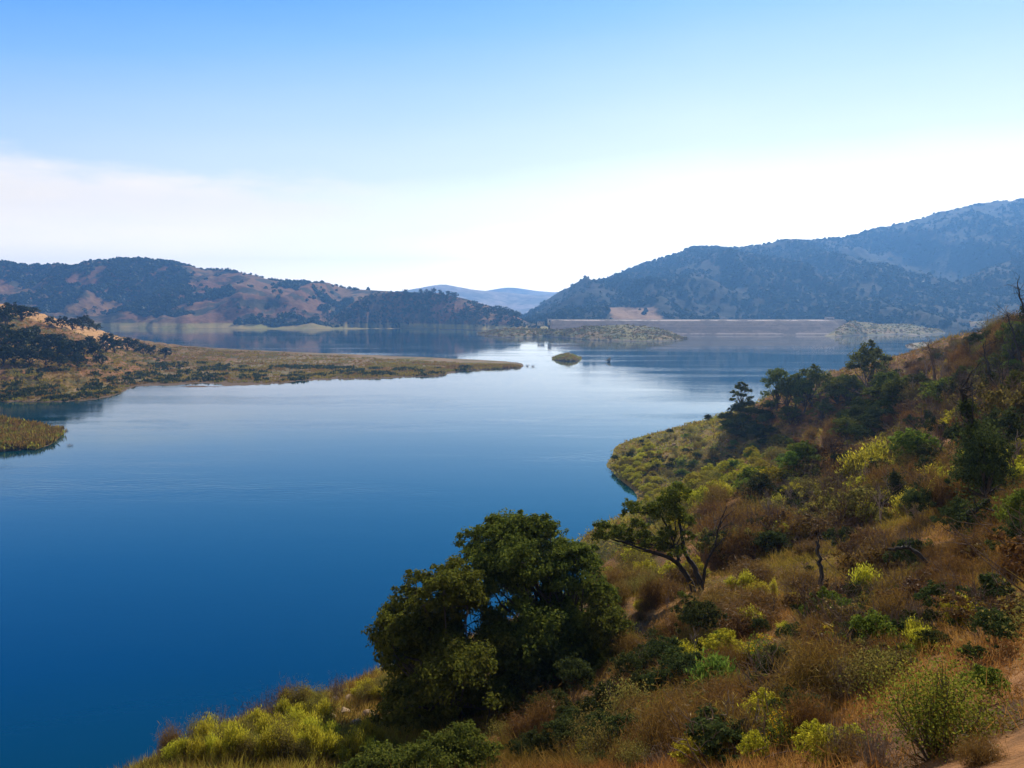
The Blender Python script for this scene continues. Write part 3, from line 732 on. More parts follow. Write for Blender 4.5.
# the leaning oak with two trunks and a bare limb
r = np.random.default_rng(7)
bx, bd, bz = near_hit(699, 592)
def loc(px, py, y=0): return np.array([U(px) * bd - bx, y, ZP(py, bd) - bz])
o = link('leaning_oak', None); o.location = (bx, bd, bz)
tag(o, 'leaning oak with two dark trunks and foliage swept left over the cove', 'tree')
def polytube(pts, r0, r1, k=8):
    pts = np.array(pts); t = np.linspace(0, 1, len(pts)); tt = np.linspace(0, 1, len(pts) * 4)
    P = np.stack([np.interp(tt, t, pts[:, i]) for i in range(3)], -1)
    P[1:-1] = (P[:-2] + 2 * P[1:-1] + P[2:]) / 4; P[1:-1] = (P[:-2] + 2 * P[1:-1] + P[2:]) / 4
    P += r.normal(size=P.shape) * r0 * .12
    return tube(P, np.linspace(r0, r1, len(P)), k)
tr = [polytube([loc(695, 598, -.1), loc(691, 582, -.1), loc(684, 571, -.2), loc(677, 562, -.3), loc(668, 555, -.5), loc(655, 550, -.6), loc(640, 545, -.7), (loc(622, 538, -.8)), loc(604, 532, -.9)], .15, .03),
      polytube([loc(702, 598), loc(699, 576), loc(693, 565, .1), loc(687, 557, .2), loc(684, 545, .3), loc(682, 528, .4), loc(679, 512, .5), loc(676, 496, .5)], .15, .035),
      polytube([loc(677, 562, -.3), loc(679, 552, .1), loc(672, 538, .2), loc(666, 524, .2), loc(660, 514, .1), loc(640, 512, -.1), loc(630, 512)], .08, .02)]
lst = [(604, 530, 10), (600, 538, 7), (613, 533, 7), (625, 537, 9), (634, 512, 9), (640, 528, 7), (645, 543, 10), (657, 546, 11), (653, 512, 9), (668, 513, 14), (676, 494, 10), (670, 503, 9), (680, 520, 8), (688, 522, 7), (677, 553, 8), (665, 533, 8), (686, 536, 6), (630, 546, 6)]
cl = [(*loc(a, b, r.normal() * .5), c_ * bd / F_PX * 1.2, c_ * bd / F_PX * 1.5, c_ * bd / F_PX * .95) for a, b, c_ in lst]
for c_ in cl: tr.append(limb(loc(674, 548, 0) if c_[2] > 2 else loc(680, 560, -.2), c_[:3], .035, .01, .25, 7, 5, sag=-.05, r=r))
V, Fq = join(tr); link('trunk', mesh('oak_trunk', V, [Fq], [CHAR], smooth=True), o)
bl = [polytube([loc(702, 592), loc(703, 580), loc(706.5, 561), loc(715, 547), loc(719, 524), loc(728, 507, .2)], .10, .02), polytube([loc(718, 528), loc(726, 517, .1), loc(736, 510, .2)], .03, .01),
      polytube([loc(711, 553), loc(722, 541, .1), loc(731, 535, .3)], .03, .01)]
for _ in range(14):
    a = loc(712 + r.random() * 14, 545 - r.random() * 30, 0); bl.append(limb(a, a + r.normal(size=3) * np.array([.5, .5, .3]) + (.2, 0, .4), .018, .005, .3, 5, 4, r=r))
V, Fq = join(bl); link('limb', tag(mesh('oak_limb', V, [Fq], [CHAR], smooth=True)) if False else mesh('oak_limb', V, [Fq], [CHAR], smooth=True), o)['label'] = 'bare limb rising to the right'
V, Fq = crown(cl, 26000, .10, r, sub=30, shell=.7)
link('crown', mesh('oak_crown', V, [Fq], [OAK_L]), o)

# ---------------------------------------------------------------- oaks along the near ridge
RIDGE = [oak_kind(201 + k, 10, 9 + (k % 2) * 2, 5600, .42, 12, open_=(1 if k == 0 else .3)) for k in range(4)]
for px, py, h, wd, k, lab in [
      (742, 412, 30, 33, 0, 'small see-through oak at the left end of the ridge, standing against pale water'),
      (777, 410, 40, 27, 1, 'tall narrow oak second from the left on the ridge'),
      (796, 409, 33, 25, 2, 'dark oak between the tall narrow oak and the round ridge oak'),
      (814, 409, 37, 31, 3, 'round dense oak in the middle of the ridge row'),
      (836, 409, 30, 27, 2, 'squat oak left of the biggest ridge oak'),
      (869, 402, 54, 48, 3, 'biggest ridge oak with a flat spreading crown against blue water'),
      (853, 406, 26, 26, 3, 'low oak under the left side of the biggest ridge oak'),
      (888, 405, 30, 30, 2, 'dark dense oak at the right foot of the biggest ridge oak'),
      (908, 400, 22, 24, 3, 'last small oak of the ridge row, next to the bare forked tree'),
      (786, 412, 30, 26, 3, 'dark oak filling the gap right of the tall narrow oak'),
      (804, 412, 32, 28, 1, 'dark oak behind the left side of the round ridge oak'),
      (846, 410, 30, 28, 1, 'leafy oak between the squat oak and the biggest ridge oak'),
      (878, 410, 26, 30, 2, 'low dark oak directly under the trunk of the biggest ridge oak'),
      (898, 408, 26, 28, 3, 'bushy oak left of the last small oak of the ridge row'),
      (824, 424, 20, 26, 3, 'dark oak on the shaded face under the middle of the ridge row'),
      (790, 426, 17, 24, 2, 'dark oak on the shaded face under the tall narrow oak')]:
    hp = near_hit(px, py)
    s = hp[1] / F_PX
    RIDGE[k].put(*hp, lab, 'tree', 'oaks along the near ridge', w=wd * s * (1.25 if px > 745 else 1), h=h * s * 1.08)

for px, py, h, wd, k, lab in [(1014, 366, 44, 40, 1, 'dark scrub oak at the right edge just under the topmost bare trees'), (994, 384, 30, 36, 3, 'dark scrub oak behind the leaning bare tree'), (966, 392, 24, 30, 2, 'low scrub oak right of the bare forked tree'),
      (1020, 420, 46, 44, 2, 'dark scrub oak at the right edge below the leaning bare tree'), (946, 398, 18, 24, 3, 'smallest scrub oak at the foot of the bare forked tree')]:
    hp = near_hit(px, py); s = hp[1] / F_PX
    RIDGE[k].put(*hp, lab, 'tree', 'scrub oaks at the top of the slope', w=wd * s, h=h * s)

SCRUBO = [oak_kind(221 + k, 4, 4, 9000, .14, 12, lmat=(BUSH_D, OAK)[k % 2], name='scrub_oak') for k in range(3)]
for px, py, h, wd, k, lab in [(986, 510, 78, 62, 0, 'tall dark scrub oak massed around the foot of the ivy-smothered snag'), (1016, 572, 54, 54, 2, 'dark scrub oak at the right edge beside the bright leafy bush'), (846, 446, 26, 34, 1, 'green scrub oak on the middle slope below the squat ridge oak'),
      (926, 478, 30, 30, 0, 'small dark scrub oak between the glowing bushes and the ivy-smothered snag'), (958, 540, 40, 42, 2, 'dark scrub oak beside the black twisted trunk'), (806, 470, 26, 34, 1, 'green scrub oak standing among bushes on the inner side of the point'),
      (760, 508, 30, 40, 2, 'broad dark scrub oak between the leaning oak and the glowing bushes')]:
    hp = near_hit(px, py); s = hp[1] / F_PX
    SCRUBO[k].put(*hp, lab, 'tree', 'scrub oaks on the middle slope', w=wd * s, h=h * s)

# ---------------------------------------------------------------- bare and dead trees on the right
def pole_tree(name, pts, d, r0, r1, label, bmat, ivy=None, twigs=10, y=0.0, seed=1, cat='dead tree'):
    """dead trunk along pts (given where it stands), some twigs, ivy = tufts of leaves hanging on it"""
    rr = np.random.default_rng(seed)
    bx_ = U(pts[0][0]) * d; gz = float(near_h(np.array([bx_]), np.array([d]))[0])
    off = ZP(pts[0][1], d) - gz
    P = np.array([(U(a) * d - bx_, rr.normal() * .05 * k, ZP(b, d) - gz - off) for k, (a, b) in enumerate(pts)])
    P[0, 2] -= .3
    t = np.linspace(0, 1, len(P)); tt = np.linspace(0, 1, len(P) * 4)
    Q = np.stack([np.interp(tt, t, P[:, i]) for i in range(3)], -1)
    for _ in range(2): Q[1:-1] = (Q[:-2] + 2 * Q[1:-1] + Q[2:]) / 4
    ln = np.linalg.norm(Q[-1] - Q[0])
    Q[1:] += rr.normal(size=Q[1:].shape) * r0 * .25
    parts = [tube(Q, np.linspace(r0, r1, len(Q)) * (1 + .15 * rr.normal(size=len(Q)).clip(-1, 1)), 7)]
    for _ in range(twigs):
        k = rr.integers(len(Q) // 3, len(Q)); a = Q[k]
        b = a + unit(rr.normal(size=3) + np.array([0, 0, .7])) * ln * (.10 + .22 * rr.random())
        parts.append(limb(a, b, r1 * .8, r1 * .2, .35, 6, 4, r=rr))
        for _ in range(2):
            e = a + (b - a) * (.4 + .5 * rr.random()); parts.append(limb(e, e + rr.normal(size=3) * ln * .07 + (0, 0, ln * .04), r1 * .35, r1 * .12, .3, 4, 4, r=rr))
    o_ = link(name, None); o_.location = (bx_, d, gz); tag(o_, label, cat)
    V, Fq = join(parts); link('trunk', mesh('dead_trunk', V, [Fq], [bmat], smooth=True), o_)
    if ivy:
        n, sz, rad, lm, lo, hi = ivy
        k = (rr.random(n) * (hi - lo) + lo) * (len(Q) - 1); k0 = k.astype(int).clip(0, len(Q) - 2); f = (k - k0)[:, None]
        C = Q[k0] * (1 - f) + Q[k0 + 1] * f
        w_ = rad * (.35 + .65 * (1 - (k / (len(Q) - 1)))) * (.12 + 2.0 * vnoise(k * .8, np.zeros(n), seed) ** 1.6)
        C = C + rdir(n, rr) * (w_ * rr.random(n) ** .5)[:, None]
        V, Fq = leaves(C, rr.normal(size=(n, 3)) + np.array([0, 0, .3]), sz * (.6 + .8 * rr.random(n)), .55, r=rr)
        link('ivy', mesh('ivy_leaves', V, [Fq], [lm]), o_)
    return o_
def gd(px, py):
    h = near_hit(px, py); return h[1]
pole_tree('bare_tree', [(935, 392), (934, 378), (932, 362), (928, 348)], gd(935, 390), .28, .06, 'bare forked grey tree standing on the skyline of the ridge beside the last oak', TWIG, twigs=22, seed=3)
pole_tree('bare_tree', [(1001, 418), (999, 402), (993, 382), (986, 362), (982, 349)], gd(1001, 416), .22, .05, 'leaning bare tree with ivy on its foot below the right end of the skyline', CHAR, ivy=(2600, .22, .9, BUSH_D, 0, .6), twigs=16, seed=4)
pole_tree('snag', [(990, 505), (986, 480), (982, 455), (974, 425), (967, 408), (961, 393)], gd(990, 503), .20, .05, 'dark ivy-smothered snag leaning left on the right slope', CHAR, ivy=(7500, .14, 1.15, BUSH_D, 0, .8), twigs=26, seed=5)
pole_tree('bare_tree', [(1022, 372), (1018, 352), (1012, 335), (1008, 320)], gd(1022, 370), .2, .05, 'bare dark tree cut by the right edge at the top of the slope', CHAR, twigs=26, seed=6)
pole_tree('bare_tree', [(1030, 340), (1027, 322), (1021, 302), (1018, 285)], gd(1030, 338), .22, .05, 'topmost bare tree, its twigs poking above the skyline at the right edge', CHAR, ivy=(900, .3, 1.2, BUSH_D, 0, .5), twigs=22, seed=16)
pole_tree('bare_tree', [(927, 449), (921, 438), (914, 429), (906, 422)], gd(927, 447), .10, .04, 'thin dead branch slanting left out of the yellow-green bushes', CHAR, twigs=5, seed=8)
pole_tree('charred_stump', [(823, 616), (822, 600), (821, 582), (820, 562), (819, 544)], gd(823, 614), .14, .05, 'charred upright stump in the middle of the near slope', CHAR, ivy=(500, .10, .35, BUSH_D, 0, .3), twigs=3, seed=9)
pole_tree('fallen_branch', [(934, 582), (932, 572), (921, 558), (908, 548), (897, 549), (889, 551)], gd(934, 581), .085, .045, 'blackened branch arching over the dry brush', CHAR, twigs=4, seed=10, cat='dead branch')
pole_tree('snag', [(972, 545), (969, 532), (968, 520), (978, 510), (988, 503)], gd(972, 544), .13, .06, 'black twisted trunk under the ivy-smothered snag', CHAR, ivy=(1500, .10, .55, BUSH_D, 0, 1), twigs=6, seed=11)
pole_tree('dead_branch', [(1012, 497), (1006, 489), (998, 487), (990, 491)], gd(1012, 496), .05, .02, 'pale grey dead branch beside the ivy-smothered snag', GREYW, twigs=6, seed=12, cat='dead branch')
pole_tree('snag', [(904, 516), (900, 500), (897, 486), (893, 470)], gd(904, 514), .11, .04, 'small dark snag wrapped in leaves left of the ivy-smothered snag', CHAR, ivy=(3200, .15, .85, BUSH_D, 0, .9), twigs=10, seed=13)
pole_tree('fallen_branch', [(690, 640), (703, 632), (716, 626), (728, 621), (742, 617)], gd(690, 640), .07, .04, 'dark fallen branch lying across the slope under the leaning oak', CHAR, twigs=6, seed=14, cat='dead branch')

# ---------------------------------------------------------------- oaks on the peninsula
PEN = [oak_kind(301 + k, 10, 10.5, 1100, 1.0, 11, OAK_FAR) for k in range(4)]
pen = [(3, 330, 24, 'on the hill top at the left edge, uppermost'), (12, 318, 16, 'on the skyline of the left hill, nearest the left edge'), (23, 321, 17, ''), (35, 316, 9, ''), (50, 327, 11, ''), (62, 329, 13, ''), (73, 330, 13, ''), (83, 330, 15, ''), (90, 330, 10, ''), (97, 331, 8, '')]
low = [(5, 352, 28), (15, 356, 25), (25, 354, 26), (33, 350, 24), (42, 356, 22), (50, 352, 20), (58, 356, 22), (66, 360, 20), (74, 360, 20), (84, 356, 18), (90, 352, 16), (96, 360, 18), (100, 366, 13), (60, 368, 16), (46, 366, 18), (30, 366, 20), (14, 364, 20), (2, 366, 22), (78, 367, 14)]
for k, (px, py, h, t_) in enumerate(pen):
    x, y, z = peninsula.hit(px, py); s = y / F_PX
    PEN[k % 4].put(x, y, z - .4, 'dark round oak on the upper edge of the tan clearing, left hill', 'tree', 'upper oaks of the left hill', w=h * 1.15 * s, h=h * s)
for k, (px, py, h) in enumerate(low):
    x, y, z = peninsula.hit(px, py); s = y / F_PX
    PEN[(k + 1) % 4].put(x, y, z - .4, 'dark oak in the dense belt below the tan clearing, left hill', 'tree', 'oak belt below the clearing', w=h * 1.05 * s, h=h * s)
for k, (px, py, h, lab) in enumerate([(107, 352, 19, 'big round oak at the right end of the tan clearing'), (115, 353, 16, 'oak touching the big round oak on its right'), (127, 351, 15, 'oak midway down the grassy nose of the left hill'), (135, 353, 14, 'low oak next to the one midway down the nose'),
      (143, 355, 12, 'small oak near the foot of the grassy nose'), (151, 356, 11, 'smallest oak at the foot of the grassy nose'), (165, 359, 13, 'lone round oak standing apart where the spit begins')]):
    x, y, z = peninsula.hit(px, py); s = y / F_PX
    PEN[k % 4].put(x, y, z - .4, lab, 'tree', 'oaks down the nose of the left hill', w=h * 1.1 * s, h=h * s)

# ---------------------------------------------------------------- oaks on the knoll and at the foot of the far hill: far, but one can tell them apart
KNO = [oak_kind(401 + k, 11, 12, 150, 2.3, 7, OAK_FAR, single=True, k=4) for k in range(4)]
n = 0; tries = 0; taken = []
while n < 135 and tries < 6000:
    tries += 1
    px = rng.uniform(338, 522); t = rng.uniform(.16, 1.0) ** .8
    i = np.interp(t, knoll.T[:, 0], np.arange(knoll.shape[0])); j = np.interp(px, knoll.px, np.arange(len(knoll.px)))
    x, y, z = knoll.at(i, j)
    if z < 7 + (3 if px > 470 else 0) or vnoise(x / 55, y / 70, 3) < .30: continue
    if any((x - a) ** 2 + (y - b) ** 2 < 36 for a, b in taken): continue
    taken.append((x, y)); n += 1
    h = rng.uniform(9, 15)
    KNO[n % 4].put_single(x, y, z - .5, 'small dark oak in the close woods covering the knoll', 'tree', 'oaks on the wooded knoll', w=h * rng.uniform(.95, 1.3), h=h)
n = 0; tries = 0
while n < 85 and tries < 6000:
    tries += 1
    px = rng.uniform(-20, 335); t = rng.uniform(.17, .36)
    i = np.interp(t, left_hill.T[:, 0], np.arange(left_hill.shape[0])); j = np.interp(px, left_hill.px, np.arange(len(left_hill.px)))
    x, y, z = left_hill.at(i, j)
    if vnoise(x / 120, y / 150, 12) < (.36 if px < 190 else .55): continue
    n += 1; h = rng.uniform(8, 13)
    KNO[n % 4].put_single(x, y, z - .5, 'far dark oak along the foot of the brown hill', 'tree', 'oaks at the foot of the far hill', w=h * rng.uniform(1, 1.5), h=h)

# ---------------------------------------------------------------- far woods: too many and too small to count
def woods(name, sheet, count, dens, size, tmpl_n, lmat, label, pxr, tr_=(.05, 1.03), quad=.55, seed=5):
    r = np.random.default_rng(seed)
    px = r.uniform(*pxr, count * 3); t = r.uniform(*tr_, count * 3)
    i = np.interp(t, sheet.T[:, 0], np.arange(sheet.shape[0])); j = np.interp(px, sheet.px, np.arange(len(sheet.px)))
    i0 = i.astype(int).clip(0, sheet.shape[0] - 2); j0 = j.astype(int).clip(0, sheet.shape[1] - 2); a = i - i0; b = j - j0
    G = [(A[i0, j0] * (1 - b) + A[i0, j0 + 1] * b) * (1 - a) + (A[i0 + 1, j0] * (1 - b) + A[i0 + 1, j0 + 1] * b) * a for A in (sheet.X, sheet.D, sheet.Z)]
    P = np.stack(G, -1)
    keep = (r.random(len(P)) < dens(P, px, t)) & (P[:, 2] > .3)
    P = P[keep][:count]; n = len(P)
    h = size[0] + (size[1] - size[0]) * r.random(n) ** 1.5
    C = np.repeat(P, tmpl_n, 0); hh = np.repeat(h, tmpl_n)
    d = rdir(len(C), r); d[:, 2] = np.abs(d[:, 2])
    C = C + d * hh[:, None] * np.array([.55, .55, .75]) * (r.random(len(C)) ** .35)[:, None]
    V, Fq = leaves(C, d * .9 + r.normal(size=d.shape) * .35 + np.array([0, 0, .25]), hh * quad * (.7 + .6 * r.random(len(C))), .8, r=r)
    tag(link(name, mesh(name, V, [Fq], [lmat])), label, 'woods', kind='stuff')
def dens_hill(P, px, t):
    nn = vnoise(P[:, 0] / 150, P[:, 1] / 190, 12) * .7 + vnoise(P[:, 0] / 45, P[:, 1] / 60, 13) * .3
    thr = np.interp(px, [-700, 0, 20, 60, 180, 200, 250, 330, 400], [.45, .50, .42, .30, .30, .56, .58, .52, .4]) + np.where(t > .85, .04, 0) + np.where((px > 190) & (t > .5), .08, 0)
    return np.clip((nn - thr) * 9, 0.015, 1)
woods('woods', left_hill, 9000, dens_hill, (6, 13), 22, OAK_FAR, 'dark oak woods filling the folds of the far brown hill', (-320, 520), (.15, 1.03), quad=.7)
def dens_knoll(P, px, t): return np.clip((vnoise(P[:, 0] / 40, P[:, 1] / 55, 3) - .35) * 6, .05, 1)
woods('woods', knoll, 700, dens_knoll, (3, 6.5), 18, OAK_FAR, 'low scrub between the oaks of the knoll', (325, 540), (.1, 1.0), quad=.7, seed=9)
def dens_mtn(P, px, t):
    nn = vnoise(P[:, 0] / 170, P[:, 1] / 420, 22) * .6 + vnoise(P[:, 0] / 50, P[:, 1] / 80, 23) * .4
    return np.where((np.abs(P[:, 0] - 272) < 60) & (P[:, 2] < 46), .02, np.clip((nn - .36) * 6, .12, 1))
CHAP = leaf_mat('chaparral_leaves', (.020, .026, .011), (.030, .036, .014), (.042, .042, .017), trans=.2, gloss=.01)
woods('woods', mountain, 16000, dens_mtn, (5, 12), 16, CHAP, 'dark chaparral and trees over the long mountain', (470, 1380), (.04, 1.01), quad=.8, seed=15)
woods('woods', spur, 6000, dens_mtn, (4, 10), 18, CHAP, 'dark chaparral and trees over the lower mountain spur', (770, 1360), (.05, 1.01), quad=.75, seed=17)
def dens_ridge(P, px, t): return np.clip((vnoise(P[:, 0] / 60, P[:, 1] * 0, 31) - .25) * 3, .1, 1)
woods('treeline', mountain, 420, dens_ridge, (6, 11), 26, CHAP, 'thin broken line of trees along the mountain skyline', (640, 1380), (.985, 1.0), quad=.5, seed=19)
woods('treeline', left_hill, 260, dens_ridge, (6, 11), 26, OAK_FAR, 'scattered trees on the skyline of the far brown hill', (-300, 360), (.985, 1.0), quad=.5, seed=20)
# low growth on the lake margins
def dens_all(P, px, t): return np.clip(.25 + 1.2 * (vnoise(P[:, 0] / 22, P[:, 1] / 22, 41)), 0, 1)
def tufts(name, sheet, count, size, tn, lmat, label, pxr, tr_, seed, asp=.16, dens=dens_all, wide=.4):
    r = np.random.default_rng(seed)
    px = r.uniform(*pxr, count * 3); t = r.uniform(*tr_, count * 3)
    i = np.interp(t, sheet.T[:, 0], np.arange(sheet.shape[0])); j = np.interp(px, sheet.px, np.arange(len(sheet.px)))
    i0 = i.astype(int).clip(0, sheet.shape[0] - 2); j0 = j.astype(int).clip(0, sheet.shape[1] - 2); a = i - i0; b = j - j0
    G = [(A[i0, j0] * (1 - b) + A[i0, j0 + 1] * b) * (1 - a) + (A[i0 + 1, j0] * (1 - b) + A[i0 + 1, j0 + 1] * b) * a for A in (sheet.X, sheet.D, sheet.Z)]
    P = np.stack(G, -1); keep = (r.random(len(P)) < dens(P, px, t)) & (P[:, 2] > .12)
    P = P[keep][:count]; n = len(P)
    h = size[0] + (size[1] - size[0]) * r.random(n) ** 1.6
    C = np.repeat(P, tn, 0); hh = np.repeat(h, tn); k = len(C)
    lg = unit(r.normal(size=(k, 3)) * np.array([.5, .5, .2]) + np.array([0, 0, 1]))
    off = r.normal(size=(k, 3)) * hh[:, None] * wide; off[:, 2] = 0
    L_ = hh * (.6 + .6 * r.random(k))
    V, Fq = leaves(C + off + lg * L_[:, None] * .45, rdir(k, r) * np.array([1, 1, .3]), L_, asp, lg, r)
    tag(link(name, mesh(name, V, [Fq], [lmat])), label, 'grass', kind='stuff')
def dens_spit(P, px, t):
    f = ((P[:, 0] - U(70) * 745) / 50) ** 2 + ((P[:, 1] - 745) / 75) ** 2
    return dens_all(P, px, t) * np.where(f < 1, .12, 1) * (.45 + .55 * (np.sin(P[:, 2] * 2.42 + 2.5 * fbm(P[:, 0] / 60, P[:, 1] / 60, 2, 87)) > -.1))
def dens_brush(P, px, t): return np.clip((vnoise(P[:, 0] / 9, P[:, 1] / 14, 47) - .45) * 4, 0, 1) * np.where(P[:, 2] < 3.5, 1.0, .35)
tufts('shore_brush', peninsula, 1900, (.9, 2.6), 16, BUSH_D, 'dark brush along the near shore of the spit', (-120, 470), (.0, .45), 57, .5, dens=dens_brush)
tufts('spit_grass', peninsula, 20000, (.5, 1.7), 8, SPITG, 'rough yellow and olive grass over the spit', (-120, 520), (.0, 1.0), 51, .4, dens=dens_spit)
tufts('reeds', west_islet, 4200, (.9, 2.4), 14, REED, 'golden green reeds on the near grassy point', (-120, 66), (.02, 1.0), 52, .22)
tufts('reeds', west_islet, 1700, (.8, 2.0), 12, SCRUB, 'green and yellow growth among the reeds of the near grassy point', (-120, 66), (.02, 1.0), 58, .35)
tufts('island_grass', dam_isle, 1500, (1.0, 2.6), 8, ISLE, 'olive scrub on the low island before the dam', (478, 688), (.03, 1.0), 53, .9)
tufts('islet_scrub', islet, 500, (.6, 1.5), 9, SCRUB, 'dense olive scrub on the tiny islet', (552, 582), (.05, 1.1), 54, .6)
tufts('margin_grass', east_shore, 1600, (1.0, 2.8), 8, ISLE, 'pale grass on the right lake margin', (835, 1200), (.05, 1.0), 55, .9)
tufts('margin_grass', east_spit, 900, (.8, 2.2), 8, ISLE, 'pale grass on the right spit', (903, 1200), (.03, 1.0), 56, .8)
for k, (px, py, h) in enumerate([(964, 336, 9), (970, 335, 10), (976, 336, 11), (983, 336, 10), (990, 335, 11), (958, 337, 6), (997, 334, 9)]):
    x, y, z = east_spit.hit(px, py) if px > 962 else east_spit.hit(px, 339); s = y / F_PX
    PEN[k % 4].put_single(x, y, z - .4, 'x', 'tree') if False else PEN[k % 4].put(x, y, z - .4, 'dark oak in the small grove behind the pale right spit', 'tree', 'grove behind the right spit', w=h * 1.2 * s, h=h * s)
# ---------------------------------------------------------------- shrubs of the near hillside
G1 = [bush_kind(501 + k, 'green_bush', 1.8, 1.5, 4200, .085, BUSH_G, 'dome') for k in range(2)]
G2 = [bush_kind(511 + k, 'green_bush', 1.6, 1.5, 3400, .20, BUSH_G, 'spray', nst=46) for k in range(2)]
Y1 = [bush_kind(521 + k, 'yellow_green_bush', 1.5, 1.5, 3600, .15, BUSH_Y, 'spray', nst=44) for k in range(2)]
Y2 = [bush_kind(526 + k, 'yellow_green_bush', 1.8, 1.4, 3600, .085, BUSH_Y, 'dome') for k in range(2)]
O1 = [bush_kind(531 + k, 'olive_bush', 1.9, 1.4, 3000, .07, BUSH_O, 'airy', nst=34) for k in range(2)]
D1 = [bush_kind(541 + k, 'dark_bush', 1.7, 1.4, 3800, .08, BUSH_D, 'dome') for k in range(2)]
D2 = [bush_kind(546, 'dark_bush', 1.2, 1.6, 3400, .22, BUSH_D, 'spray', nst=46)]
B1 = [bush_kind(551 + k, 'dry_bush', 1.8, 1.2, 5200, .24, DRY, 'twig', nst=70) for k in range(3)]
F1 = [bush_kind(561 + k, 'flowering_bush', 1.3, 1.3, 900, .08, BUSH_G, 'airy', nst=26, flowers=30) for k in range(2)]
W1 = [bush_kind(571 + k, 'bare_bush', 1.4, 1.2, 500, .22, TWIG, 'twig', GREYW, nst=46) for k in range(2)]
H1 = [bush_kind(581, 'big_green_bush', 3.0, 2.5, 9000, .085, BUSH_G, 'airy', nst=60, flowers=0)]

def at_px(kind, px, py, wpx, hpx, label, cat='bush', group=None):
    hp = near_hit(px, py)
    s = hp[1] / F_PX
    return kind.put(hp[0], hp[1], hp[2] - .04, label, cat, group, w=wpx * s, h=hpx * s)
YT = [bush_kind(591, 'big_green_bush', 3.0, 2.6, 10000, .075, leaf_mat('mixed_bush_leaves', (.06, .11, .02), (.20, .23, .03), (.36, .31, .03), trans=.45), 'airy', nst=70)]
for kd, px, py, wp, hp_, lab in [
      (YT[0], 936, 752, 128, 98, 'largest green bush at the bottom right, yellow at its twig tips'),
      (G1[0], 986, 702, 46, 40, 'green bush just right of the largest green bush'),
      (O1[0], 868, 702, 66, 52, 'thin olive bush left of the largest green bush'),
      (O1[1], 824, 716, 46, 46, 'pale olive bush between the dark upright bush and the thin olive bush'),
      (D2[0], 777, 702, 46, 58, 'dark upright bush with spiky shoots, low on the near slope'),
      (G2[0], 716, 702, 56, 50, 'bright green bush of lance leaves in front of the shaded gully'),
      (G2[1], 658, 744, 46, 46, 'bluish green bush of lance leaves at the bottom, left of the brighter one'),
      (Y1[0], 865, 602, 30, 40, 'yellow-green upright bush glowing above the dry brush, middle of the near slope'),
      (Y1[1], 746, 592, 18, 24, 'small yellow-green sprig right of the leaning oak'),
      (Y1[0], 774, 600, 9, 24, 'slender pale green shoot between the sprig and the charred stump'),
      (G1[1], 842, 628, 34, 26, 'leafy green bush beside the charred stump'),
      (F1[0], 828, 650, 36, 30, 'bush covered in yellow flowers below the charred stump'),
      (F1[1], 812, 668, 30, 24, 'low bush with orange-yellow flowers, just below the other flowering one'),
      (D1[0], 887, 640, 44, 26, 'dark olive mound under the yellow-green upright bush'),
      (D1[1], 994, 656, 56, 44, 'dark green dome bush by the sandy patch at the right edge'),
      (D1[0], 972, 672, 30, 26, 'small dark bush at the left foot of the dark green dome'),
      (F1[0], 782, 760, 40, 42, 'tall-stemmed plant with yellow flower heads at the bottom edge'),
      (Y2[0], 700, 768, 60, 30, 'low yellow-green bush cut by the bottom edge'),
      (Y2[1], 724, 664, 46, 30, 'yellow-green bush on the rim of the shaded gully'),
      (O1[0], 690, 652, 30, 30, 'olive bush below the fallen branch'),
      (F1[1], 761, 664, 32, 30, 'bush with a few yellow flowers above the dark upright bush'),
      (G1[0], 1018, 548, 40, 56, 'bright yellow-green leafy bush at the right edge, halfway up'),
      (Y1[1], 884, 478, 62, 40, 'tall yellow-green bushes glowing in the middle of the slope'),
      (Y1[0], 858, 486, 50, 36, 'yellow-green bush left of the tall glowing one'),
      (G1[1], 914, 474, 46, 40, 'mid green bush right of the tall glowing one'),
      (G1[0], 944, 414, 44, 34, 'green bush high on the slope beneath the bare forked tree'),
      (Y2[0], 960, 440, 40, 30, 'yellow-green bush left of the ivy-smothered snag'),
      (D1[1], 1006, 470, 50, 60, 'dark bush massed behind the ivy-smothered snag'),
      (W1[0], 655, 745, 30, 40, 'bare twiggy bush beside the bluish green bush'),
      (W1[1], 838, 764, 50, 60, 'bare twiggy bush with thin grey stems at the bottom'),
      (W1[0], 742, 762, 36, 70, 'bare thin-stemmed bush at the bottom edge'),
      (B1[0], 978, 766, 50, 30, 'arching clump of dry straw at the bottom right corner'),
      (W1[1], 870, 766, 40, 54, 'bare grey-brown bush at the left foot of the largest green bush')]:
    at_px(kd, px, py, wp, hp_, lab)

